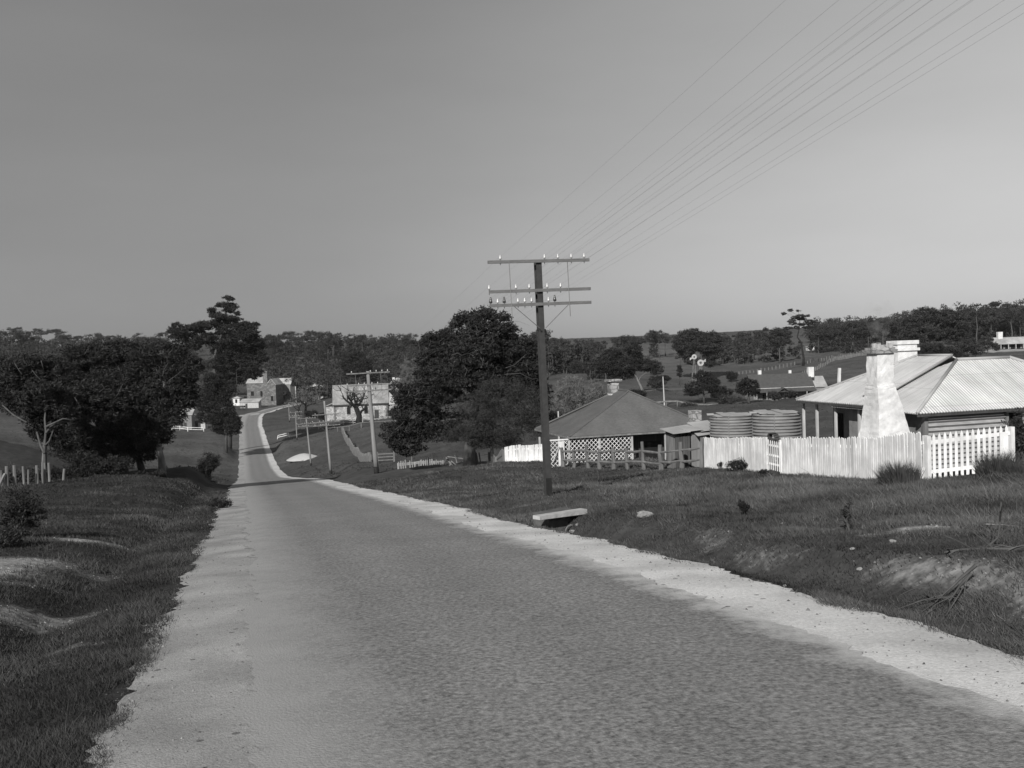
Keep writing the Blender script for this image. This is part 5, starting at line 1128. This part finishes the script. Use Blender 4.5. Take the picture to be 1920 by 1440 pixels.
def willow(label, px, d, wd_, ty, seed):
    g = G(px, d); hh = (Vector(W(px, ty, d))-g).z; t = thing('willow', label, 'tree', g); rng = np.random.default_rng(seed); mb = MB()
    for k in range(7):
        a = rng.uniform(0, 6.28); bare_branches(mb, np.array(g)+np.array([math.cos(a)*.5, math.sin(a)*.4, -.1]), (math.cos(a)*.45, math.sin(a)*.45, 1), hh*.5, .11, 2, rng, .35, .3)
    mb.build('trunk', M['grey_bark'], t, True); c = np.array(g)
    C, rr = lobe_clumps([(c[0],c[1],c[2]+hh*.55,wd_*.5,wd_*.4,hh*.45),(c[0]-wd_*.2,c[1],c[2]+hh*.4,wd_*.35,wd_*.3,hh*.35),(c[0]+wd_*.25,c[1],c[2]+hh*.42,wd_*.3,wd_*.3,hh*.38)], 1.6, .55, rng, .2)
    v, q = leaf_quads(C, rr, 44, .8, .05, rng, 1.0, (0,0,.9)); np_mesh('twigs', v, q, M['twig'], t)
willow('pale leafless willow thicket left of the stone chimney on the dark roof', 1076, 150, 6.4, 703, 41)
willow('second leafless willow just left of the dark cottage chimney', 1120, 158, 4.2, 712, 42)
willow('pale leafless willow seen left of the big tree crown', 772, 300, 8.0, 668, 43)
# trees of the right-hand valley side
def px_tree(label, px, d, tr, lobes, leaf='leaf', bark='grey_bark', r0=.3, seed=1, dens=1.4, cr=.75, per=40, L=.5, wd=.13, flat=.6, name='gum_tree', **k):
    b = G(px, d); return make_tree(name, label, 'tree', b, trunk_px([(x, y, 0) for x, y in tr], d, b), px_lobes(lobes, d, 1.0, seed), leaf, bark, r0, dens=dens, cr=cr, per=per, L=L, wd=wd, seed=seed, flat=flat, **k)
px_tree('gum with pale leaning trunk behind the dark roof', 1207, 245, ((1203,728),(1197,715),(1190,700),(1183,685),(1180,668)), [(1150,664,20,12),(1186,655,17,8),(1138,684,22,17),(1170,688,24,17),(1210,685,26,14),(1230,692,14,10),(1165,704,26,9),(1188,670,18,12)], 'leaf_dark', 'pale_bark', .38, 51)
px_tree('gum whose crown rises behind the white windmill', 1318, 345, ((1318,700),(1317,680),(1312,655),(1308,640)), [(1284,630,14,12),(1302,625,16,9),(1318,634,20,12),(1336,632,15,11),(1348,640,12,10),(1290,645,20,12),(1325,650,24,11),(1270,640,10,14),(1345,655,12,9),(1286,662,16,9),(1332,666,16,10),(1302,648,18,10),(1275,652,12,8),(1298,678,12,7),(1328,682,10,7)], 'leaf', 'grey_bark', .4, 52, dens=.9, cr=.95, L=.65, wd=.18)
px_tree('tall bent sparse gum alone on the right hillside', 1506, 330, ((1507,672),(1504,655),(1503,643),(1495,632),(1498,618),(1500,600)), [(1470,588,6,3),(1482,582,6,3),(1497,583,4,2),(1484,602,8,5),(1500,593,12,4),(1513,592,6,3),(1518,603,12,4),(1508,608,14,3),(1527,612,6,6),(1494,614,6,3),(1478,615,10,3),(1490,596,8,3),(1503,598,10,3),(1515,614,10,3),(1488,607,9,3)], 'leaf', 'black_bark', .42, 53, limb_r=.45, dens=1.7, cr=.5, per=40, L=.42, wd=.12, flat=.4)
px_tree('spreading round-crowned gum left of the tall bent gum', 1462, 385, ((1462,670),(1461,645),(1458,630)), [(1458,622,14,7),(1446,634,12,9),(1472,628,12,9),(1462,640,20,10),(1440,645,8,6)], 'leaf', 'grey_bark', .35, 54, dens=.9, cr=1.0, L=.7, wd=.2)
px_tree('large tree rising behind the ridge of the pale roof', 1748, 258, ((1748,680),(1745,660),(1738,635),(1735,610)), [(1712,606,22,18),(1740,592,32,16),(1775,596,26,16),(1800,606,18,18),(1730,625,34,16),(1775,625,36,18),(1700,632,16,14),(1808,630,16,12)], 'leaf', 'bark', .5, 55, dens=1.0, cr=.85, L=.55, wd=.15)
px_tree('lower dark tree clump on the skyline just above the pale roof ridge', 1735, 215, ((1735,685),(1733,670)), [(1728,662,22,14),(1752,655,24,12),(1778,664,24,14),(1745,675,34,10),(1718,678,14,10)], 'leaf_dark', 'bark', .3, 56, dens=1.2, cr=.7, L=.45, wd=.13)
px_tree('pale-limbed tree right of the lower dark clump above the pale roof', 1815, 225, ((1812,690),(1814,672),(1820,655)), [(1810,648,20,12),(1832,655,16,12),(1800,668,16,10),(1826,676,18,9)], 'leaf', 'pale_bark', .28, 57, dens=1.2, cr=.7, L=.45, wd=.13)
px_tree('rounded gum left of the farmhouse on the hill', 1852, 300, ((1852,660),(1852,645)), [(1850,640,13,9),(1860,648,10,7)], 'leaf_mid', 'grey_bark', .25, 58, dens=1.0, cr=.8)
px_tree('pair of tall gums on the skyline above the farmhouse', 1865, 420, ((1864,630),(1862,605),(1862,585)), [(1864,571,10,4),(1850,585,14,8),(1872,588,14,8),(1860,600,22,10),(1840,598,10,10),(1868,612,18,9)], 'leaf', 'grey_bark', .4, 59, dens=.8, cr=1.0, L=.75, wd=.22)
px_tree('round dark tree with short trunk in front of the homestead', 1404, 172, ((1404,742),(1403,730)), [(1402,722,21,13),(1394,732,14,9),(1414,732,13,10)], 'leaf_dark', 'bark', .25, 60, dens=2.2, cr=.5, L=.35, wd=.1, name='round_tree')
px_tree('dark spreading thicket below the white windmill', 1320, 212, ((1320,740),(1319,728)), [(1306,728,22,14),(1332,716,20,16),(1318,706,16,12),(1345,732,16,10),(1296,736,14,8)], 'leaf_dark', 'bark', .22, 61, dens=1.8, cr=.6, L=.4, wd=.11, name='thicket')
px_tree('small narrow dark conifer in the paddock left of the windmills', 1274, 300, ((1274,705),(1274,695)), [(1274,698,4,10),(1274,690,3,6)], 'leaf_dark', 'bark', .15, 62, dens=2.5, cr=.5, L=.4, wd=.12, name='conifer')
bush('bush', 'lone round bush in the paddock right of the windmills', G(1375, 335), (2.6, 2.2, 3.0), 'leaf_dark', 63, dens=1.5, cr=.6, per=40, L=.4, wd=.12)
px_tree('dark tree standing behind the church roof', 668, 352, ((668,715),(668,700),(669,685)), [(668,668,16,12),(655,684,18,14),(682,684,18,14),(668,695,28,12)], 'leaf_dark', 'bark', .4, 64, dens=1.0, cr=.9, L=.6, wd=.18)
px_tree('dark tree between the stone building and the tallest gum', 458, 470, ((458,725),(458,705)), [(455,695,18,14),(470,705,14,10),(442,708,14,12)], 'leaf_dark', 'bark', .4, 65, dens=.9, cr=1.0, L=.7, wd=.2)
px_tree('leafy tree behind the pale-roofed cottage in the valley', 608, 530, ((608,725),(608,705)), [(605,700,20,12),(620,708,16,12),(590,708,14,10)], 'leaf', 'bark', .4, 66, dens=.7, cr=1.1, L=.8, wd=.24)
lg = G(1218, 240); mb = MB(); mb.tube([W(1203,735,240), W(1216,733,240), W(1230,731,240)], [.25,.22,.15], 6); single(mb, 'log', M['grey_bark'], 'fallen log at the foot of the pale leaning gum', 'log')

# forest: individual skyline trees copied from a few kinds, and the far wood as one mass
def kind_tree(seed, hgt, sparse, name='gum_tree'):
    rng = np.random.default_rng(seed); lobes = []; n = 5 if sparse else 8
    for k in range(n):
        a = 2*math.pi*k/n+rng.uniform(-.4,.4); rr = hgt*rng.uniform(.12,.30); lobes.append((rr*math.cos(a), rr*math.sin(a), hgt*rng.uniform(.6,.9), hgt*rng.uniform(.10,.17), hgt*rng.uniform(.10,.17), hgt*rng.uniform(.08,.14)))
    lobes.append((0,0,hgt*.93,hgt*.15,hgt*.15,hgt*.06))
    if not sparse: lobes.append((0,0,hgt*.6,hgt*.24,hgt*.24,hgt*.16)); lobes.append((0,0,hgt*.38,hgt*.22,hgt*.22,hgt*.16)); lobes.append((0,0,hgt*.18,hgt*.2,hgt*.2,hgt*.14))
    return make_tree(name, 'gum', 'tree', (0,0,0), [(0,0,-1),(.02*hgt,0,hgt*.25),(-.01*hgt,.01*hgt,hgt*.5),(.02*hgt,0,hgt*.8)], lobes, 'leaf_far2', 'grey_bark', hgt*.022, dens=.42, cr=hgt*.07, per=30, L=.62, wd=.18, seed=seed, flat=.95)
KT = [kind_tree(100+i, 13, i % 2 == 0) for i in range(6)]
rg = random.Random(17)
SKY = []
for px in list(range(-30, 330, 26))+list(range(488, 815, 19)):
    SKY.append((px+rg.uniform(-6,6), (616 if px < 140 else 626 if px < 330 else 622 if px < 640 else 627)+rg.uniform(-4,6), rg.uniform(600,660), 'gum on the forested skyline left of the big tree', 'gums on the left skyline'))
for px, ty, d in ((1016,618,470),(1040,632,520),(1056,634,540),(1030,636,500)): SKY.append((px, ty, d, 'gum on the ridge just right of the iron pole', 'gums on the ridge beside the iron pole'))
for px, ty, d in ((1092,638,560),(1108,641,560),(1121,640,570)): SKY.append((px, ty, d, 'low round gum on the open ridge line above the willow thicket', 'low gums on the open ridge'))
for px, ty, d in ((1160,632,500),(1174,628,490),(1190,629,500),(1202,634,510)): SKY.append((px, ty, d, 'umbrella-topped gum on the ridge above the pale leaning gum', 'umbrella-topped gums on the ridge'))
for px, ty, d in ((1226,622,500),(1236,618,490),(1248,624,510)): SKY.append((px, ty, d, 'airy gum on the ridge left of the windmill tree', 'airy gums on the ridge'))
for px in range(1362, 1450, 13): SKY.append((px, 634+rg.uniform(-4,5), rg.uniform(470,540), 'gum in the low belt between the windmill tree and the tall bent gum', 'gums in the low belt'))
for px in range(1530, 1700, 14): SKY.append((px, 611-(px-1530)*.11+rg.uniform(-7,6), rg.uniform(400,480), 'gum in the belt behind the white chimney on the right hill', 'gums behind the chimney'))
for px in range(1806, 1960, 13): SKY.append((px, 580-(px-1806)*.07+rg.uniform(-6,8), rg.uniform(380,460), 'gum on the wooded skyline at the upper right', 'gums on the upper right skyline'))
first = set()
for i, (px, ty, d, lab, grp) in enumerate(SKY):
    ki = rg.randrange(6); o = KT[ki] if ki not in first else copy_tree(KT[ki]); first.add(ki)
    g = G(px, d); ht = max(5, (Vector(W(px, ty, d))-g).z); sc = ht/13.2; o.location = g; o.rotation_euler = (0,0,rg.uniform(0,6.28)); wsc = max(sc, .8*sc+.25)
    o.scale = (wsc*rg.uniform(.9,1.15), wsc*rg.uniform(.9,1.15), sc); tag(o, lab, 'tree', grp)
rng = np.random.default_rng(77); TV = []; n_t = 0
C = []; Rd = []; tk = MB()
def wood(px0, px1, d0, d1, n, hmin, hmax):
    for _ in range(n):
        px = rng.uniform(px0, px1); d = rng.uniform(d0, d1); g = G(px, d); H_ = rng.uniform(hmin, hmax)
        for k in range(5):
            a = rng.uniform(0, 6.28); rr = rng.uniform(0, .26)*H_; C.append((g.x+rr*math.cos(a), g.y+rr*math.sin(a), g.z+H_*rng.uniform(.12,.95))); Rd.append(H_*rng.uniform(.13,.22))
        tk.tube([g-Vector((0,0,.5)), g+Vector((rng.uniform(-.5,.5),0,H_*.7))], [.25,.12], 4, False)
wood(-120, 330, 430, 640, 330, 9, 14); wood(470, 830, 440, 640, 330, 9, 14); wood(330, 480, 440, 640, 60, 9, 13); wood(940, 1050, 380, 520, 60, 8, 12); wood(1022, 1112, 330, 400, 75, 8, 11); wood(1110, 1160, 300, 360, 16, 6, 9); wood(1040, 1105, 440, 480, 14, 6, 9)
wood(1345, 1460, 470, 560, 60, 6, 10); wood(1520, 1700, 430, 600, 150, 8, 13); wood(1690, 1980, 400, 600, 190, 9, 14); wood(1345, 1500, 395, 450, 45, 4, 7); wood(1050, 1140, 540, 600, 24, 6, 9); wood(1270, 1345, 400, 460, 20, 5, 8); wood(700, 830, 330, 430, 30, 7, 11); wood(-100, 130, 300, 420, 40, 8, 12)
wood(-120, 335, 585, 655, 130, 8, 11.5); wood(480, 835, 585, 655, 110, 8, 11.5)
v, q = leaf_quads(np.array(C), np.array(Rd), 34, 1.25, .5, rng, .7, (0,0,0), .3)
fo = np_mesh('forest', v, q, M['leaf_far']); kind(fo, 'stuff'); fo['label'] = 'far eucalypt forest covering the hills beyond the valley'; fo['category'] = 'forest'
fo2 = tk.build('forest_trunks', M['bark'], fo); kind(fo2, 'stuff')
# scrub along the valley floor
for i, (px, d, r, lab) in enumerate(((610,300,(2.5,2,2.2),'low scrub left of the church porch'),(744,268,(3,2,3.2),'leafy scrub at the right end of the church'),(585,320,(3,2,2.4),'dark scrub under the leafless trees at the bend'),(1452,184,(1.6,1,1.5),'thin scrub before the homestead verandah'),(1482,183,(1.4,1,1.3),'low scrub before the middle of the homestead'),(1364,188,(1.8,1.2,1.6),'scrub beside the long top-rail fence'),(1150,205,(3,2,2.6),'dark scrub behind the dark cottage chimney'),(1090,330,(6,3,4),'dark scrub belt below the ridge right of the iron pole'),(1235,300,(4,3,2.4),'scrub near the slender pale pole'),(1868,320,(1.6,1.5,1.6),'dark round shrub before the farmhouse'),(470,470,(4,2,3),'scrub behind the sheds at the stone building'),(1232,272,(3,2,2.6),'dark scrub in the paddock left of the narrow conifer'),(1352,225,(3,2,2.2),'low scrub right of the thicket below the windmill'),(1385,196,(2.4,1.6,1.8),'scrub at the foot of the round dark tree'),(1432,200,(2,1.2,2.2),'scrub at the left end of the homestead'),(1292,196,(2,1.4,1.3),'low scrub just behind the long top-rail fence'),(1190,215,(3,2,2.2),'dark scrub left of the fallen log'),(1560,215,(3,2,2.4),'scrub at the right end of the homestead'),(535,440,(3,2,1.6),'hedge-like scrub on the bank above the road bend'))):
    bush('shrub', lab, G(px, d), r, 'leaf' if i % 2 else 'leaf_dark', 200+i, dens=1.6 if d > 200 else 2.5, cr=.5, per=36, L=.36, wd=.11)

# ------------------------------------------------------------------ near plants and litter
bush('shrub', 'spiky dark shrub on the left verge near the frame edge', G(38, 21.5), (.62, .5, 1.0), 'leaf_dark', 301, dens=14, cr=.13, per=40, L=.09, wd=.022)
bush('shrub', 'low weedy shrub in front of the spiky shrub on the left', G(12, 19.5), (.6, .5, .42), 'leaf', 302, dens=14, cr=.11, per=40, L=.07, wd=.02)
bush('weed', 'dark broad-leaved weed standing in the long grass on the right verge', G(1395, 18.6), (.10,.10,.30), 'leaf_dark', 303, dens=60, cr=.07, per=30, L=.08, wd=.03)
bush('weed', 'thin dark sapling weed beside the pale gravel patch', G(1590, 14.6), (.10,.08,.42), 'leaf', 304, dens=30, cr=.05, per=16, L=.06, wd=.02)
bush('bush', 'dark weeds growing against the foot of the white palings', G(1392, 38.2), (.75,.4,.42), 'leaf_dark', 305, dens=14, cr=.13, per=36, L=.09, wd=.03)
bush('bush', 'small weeds at the paling foot nearest the rail fence', G(1352, 40.3), (.3,.25,.3), 'leaf_dark', 306, dens=18, cr=.1, per=30, L=.08, wd=.025)
bush('bush', 'bushy grey shrub beside the cottage at the right frame edge', G(1915, 27.3), (.5,.5,1.7), 'leaf_mid', 307, dens=9, cr=.18, per=40, L=.12, wd=.025)
bush('weed', 'low dark weeds around the foot of the small garden gate', G(1430, 35.5), (.3,.2,.16), 'leaf_dark', 308, dens=25, cr=.08, per=30, L=.06, wd=.02)
bush('weed', 'weeds at the far end of the left verge ditch', G(412, 37), (.5,.5,.4), 'leaf_dark', 309, dens=14, cr=.12, per=34, L=.09, wd=.025)
def rushes(label, px, d, r, hh, n, seed):
    g = np.array(G(px, d)); rng = np.random.default_rng(seed); a = rng.uniform(0, 6.28, n); k = rng.uniform(0, 1, n)**.7*r
    x = g[0]+np.cos(a)*k; y = g[1]+np.sin(a)*k*.7; z = h(x, y)-.02; H_ = hh*rng.uniform(.45, 1.0, n)*(1-.4*(k/r)**2); out = .35+.5*rng.uniform(0,1,n)
    p = np.stack([x, y, z], -1); tip = p+np.stack([np.cos(a)*H_*out*.6-.06, np.sin(a)*H_*out*.5, H_], -1); md = (p+tip)/2-np.stack([np.cos(a)*H_*.06, np.sin(a)*H_*.06, -H_*.05], -1)
    t_ = rng.uniform(0, 3.14, n); w_ = .006; sd = np.stack([np.cos(t_)*w_, np.sin(t_)*w_, 0*t_], -1)
    v = np.stack([p-sd, p+sd, md+sd*.8, md-sd*.8, tip], 1).reshape(-1,3); b0 = np.arange(n)*5
    q = np.concatenate([np.stack([b0, b0+1, b0+2, b0+3], -1), np.stack([b0+3, b0+2, b0+4, b0+4], -1)])
    tris = np.concatenate([np.stack([b0, b0+1, b0+2], -1), np.stack([b0, b0+2, b0+3], -1), np.stack([b0+3, b0+2, b0+4], -1)])
    o = np_mesh('rush_tussock', v-g, tris, M['rush']); o.location = Vector(g); tag(o, label, 'rushes')
rushes('dark rush tussock in front of the paling fence left of the wide gate', 1688, 25.6, .5, .85, 1700, 1)
rushes('dark rush tussock in front of the right end of the wide gate', 1872, 25.4, .5, .85, 1700, 2)
rushes('smaller rush tussock at the right frame edge beside the gate', 1908, 25.0, .3, .5, 700, 3)
def branch(label, pts, d, r, seed, m='grey_bark', tw=5):
    rng = np.random.default_rng(seed); P_ = []
    for i, q in enumerate(pts):
        p = Vector(W(q[0], q[1], d+(q[2] if len(q) > 2 else 0))); zz = hz(p.x, p.y)+.02
        P_.append(Vector((p.x, p.y, max(p.z, zz))))
    mb = MB(); n = len(P_); mb.tube(P_, [r*(1-.6*i/(n-1)) for i in range(n)], 6)
    for k in range(tw):
        i = rng.integers(0, n-1); a = P_[i]+(P_[i+1]-P_[i])*rng.uniform(0,1); dr = (P_[i+1]-P_[i]).normalized()+Vector(rng.normal(size=3)*.6); e = a+dr*rng.uniform(.2,.5)
        e.z = max(e.z, hz(e.x, e.y)+.015); mb.tube([a, (a+e)/2+Vector(rng.normal(size=3)*.03), e], [r*.4, r*.3, r*.15], 4)
    single(mb, 'fallen_branch', M[m], label, 'branch')
branch('upright dead branch standing out of the right verge', [(1833,1056),(1850,1034),(1871,1008),(1875,980),(1877,942)], 11.6, .018, 1)
branch('pale straight dead stick lying across the grass at the right edge', [(1848,983),(1880,984),(1925,991)], 13.4, .012, 2, 'pale_bark', 1)
branch('dark fallen bough reaching left across the eroded bank', [(1935,1020),(1900,1030),(1846,1035),(1800,1042),(1770,1046)], 11.2, .026, 3, tw=7)
branch('long grey fallen branch on the dirt bank', [(1830,1060),(1800,1085),(1780,1105),(1757,1126)], 10.3, .02, 4, tw=5)
branch('second grey branch lying parallel on the dirt bank', [(1822,1075),(1800,1098),(1780,1127)], 10.1, .018, 5, tw=4)
branch('thin twig at the foot of the dirt bank', [(1742,1092),(1748,1105),(1758,1121)], 10.2, .012, 6, tw=2)
rg = random.Random(23)
for k in range(9):
    px = rg.choice((1480,1510,1530,1560,1600,1660,1700,1740,1770,1840,1880))+rg.uniform(-15,15); q = G(px, rg.uniform(11.5,16)); s_ = rg.uniform(.015,.035)
    rock('small pale stone scattered along the eroded right bank', q, (s_*1.3, s_, s_*.7), 400+k, name='stone', group='stones on the right bank')

# ------------------------------------------------------------------ air
def volume_box(name, lo, hi, dens, m_name):
    mb = MB(); mb.hexa([(x, y, z) for z in (lo[2], hi[2]) for x, y in ((lo[0],lo[1]),(hi[0],lo[1]),(hi[0],hi[1]),(lo[0],hi[1]))])
    m = bpy.data.materials.new(m_name); m.use_nodes = True; nt = m.node_tree; nt.nodes.clear(); o = nt.nodes.new('ShaderNodeOutputMaterial'); v = nt.nodes.new('ShaderNodeVolumePrincipled')
    v.inputs['Color'].default_value = (.9,.9,.9,1); v.inputs['Density'].default_value = dens; v.inputs['Anisotropy'].default_value = .2; nt.links.new(v.outputs[0], o.inputs['Volume'])
    ob = mb.build(name, m); kind(ob, 'stuff'); return ob
zlo = float(gv[:,2].min())-1
hzb = volume_box('haze', (-1400,-1400,zlo), (1400,1400,45), HAZE, 'thin haze'); hzb['label'] = 'thin pale haze over the valley'; hzb['category'] = 'haze'

bz = h1(-.8, .78, -.42); mb = MB(); mb.lathe(bz, [(.12,0),(.22,.25),(.34,.55),(.46,.9),(.5,1.25),(.3,1.5)], 14)
m = bpy.data.materials.new('chimney smoke'); m.use_nodes = True; nt = m.node_tree; nt.nodes.clear(); o = nt.nodes.new('ShaderNodeOutputMaterial'); v = nt.nodes.new('ShaderNodeVolumePrincipled'); v.inputs['Color'].default_value = (.75,.75,.75,1)
tcn = nt.nodes.new('ShaderNodeTexCoord'); nz = nt.nodes.new('ShaderNodeTexNoise'); nz.inputs['Scale'].default_value = 3.2; nz.inputs['Detail'].default_value = 4; nt.links.new(tcn.outputs['Object'], nz.inputs['Vector'])
mrn = nt.nodes.new('ShaderNodeMapRange'); mrn.inputs['From Min'].default_value = .48; mrn.inputs['From Max'].default_value = .75; mrn.inputs['To Max'].default_value = .9; nt.links.new(nz.outputs['Fac'], mrn.inputs['Value']); nt.links.new(mrn.outputs[0], v.inputs['Density']); nt.links.new(v.outputs[0], o.inputs['Volume'])
sk = mb.build('smoke', m); kind(sk, 'stuff'); sk['label'] = 'faint wisp of smoke above the big white chimney'; sk['category'] = 'smoke'

# ------------------------------------------------------------------ camera, sun and sky
SUN = Vector((-.33*math.cos(R(30)), -.944*math.cos(R(30)), math.sin(R(30)))).normalized()
cd = bpy.data.cameras.new('camera'); cam = bpy.data.objects.new('camera', cd); COL.objects.link(cam)
cd.sensor_width = 36; cd.lens = F/1920*36; cd.clip_start = .1; cd.clip_end = 9000
cam.matrix_world = Matrix([[CR[i], CU[i], -CF[i], 0] for i in range(3)]+[[0,0,0,1]])
S.camera = cam
ld = bpy.data.lights.new('sun', 'SUN'); ld.energy = 4.3; ld.angle = R(.5); ld.color = (1, .985, .96)
sun = bpy.data.objects.new('sun', ld); COL.objects.link(sun); sun.rotation_euler = (-SUN).to_track_quat('-Z', 'Y').to_euler(); sun.location = (0,0,60)
w = bpy.data.worlds.new('World'); S.world = w; w.use_nodes = True; nt = w.node_tree; N = nt.nodes; L = nt.links
bg = N['Background']; sky = N.new('ShaderNodeTexSky'); sky.sky_type = 'NISHITA'; sky.sun_disc = False
sky.sun_elevation = R(30); sky.sun_rotation = math.atan2(SUN.x, SUN.y); sky.altitude = 100; sky.air_density = 1.0; sky.dust_density = 1.5
bw = N.new('ShaderNodeRGBToBW'); L.new(sky.outputs[0], bw.inputs[0])
tc = N.new('ShaderNodeTexCoord')
# thin high cloud: the sky is paler to the right, darker overhead on the left, with faint streaks
dt = N.new('ShaderNodeVectorMath'); dt.operation = 'DOT_PRODUCT'; dt.inputs[1].default_value = (.93, .30, -.22); L.new(tc.outputs['Generated'], dt.inputs[0])
mr = N.new('ShaderNodeMapRange'); mr.interpolation_type = 'SMOOTHSTEP'; mr.inputs['From Min'].default_value = 0; mr.inputs['From Max'].default_value = .8; mr.inputs['To Min'].default_value = 1.17; mr.inputs['To Max'].default_value = 2.35; L.new(dt.outputs['Value'], mr.inputs['Value'])
mp = N.new('ShaderNodeMapping'); mp.inputs['Scale'].default_value = (1.6, 1.6, 6); L.new(tc.outputs['Generated'], mp.inputs['Vector'])
ns = N.new('ShaderNodeTexNoise'); ns.inputs['Scale'].default_value = 2.2; ns.inputs['Detail'].default_value = 5; L.new(mp.outputs[0], ns.inputs['Vector'])
nr = N.new('ShaderNodeMapRange'); nr.inputs['From Min'].default_value = .3; nr.inputs['From Max'].default_value = .7; nr.inputs['To Min'].default_value = .96; nr.inputs['To Max'].default_value = 1.04; L.new(ns.outputs['Fac'], nr.inputs['Value'])
m1 = N.new('ShaderNodeMath'); m1.operation = 'MULTIPLY'; L.new(mr.outputs[0], m1.inputs[0]); L.new(nr.outputs[0], m1.inputs[1])
m2 = N.new('ShaderNodeMath'); m2.operation = 'MULTIPLY'; pw = N.new('ShaderNodeMath'); pw.operation = 'POWER'; pw.inputs[1].default_value = .36; L.new(bw.outputs[0], pw.inputs[0]); L.new(pw.outputs[0], m2.inputs[0]); L.new(m1.outputs[0], m2.inputs[1])
L.new(m2.outputs[0], bg.inputs['Color']); bg.inputs['Strength'].default_value = .12
S.view_settings.view_transform = 'Standard'; S.view_settings.look = 'None'; S.view_settings.exposure = .18; S.view_settings.gamma = 1
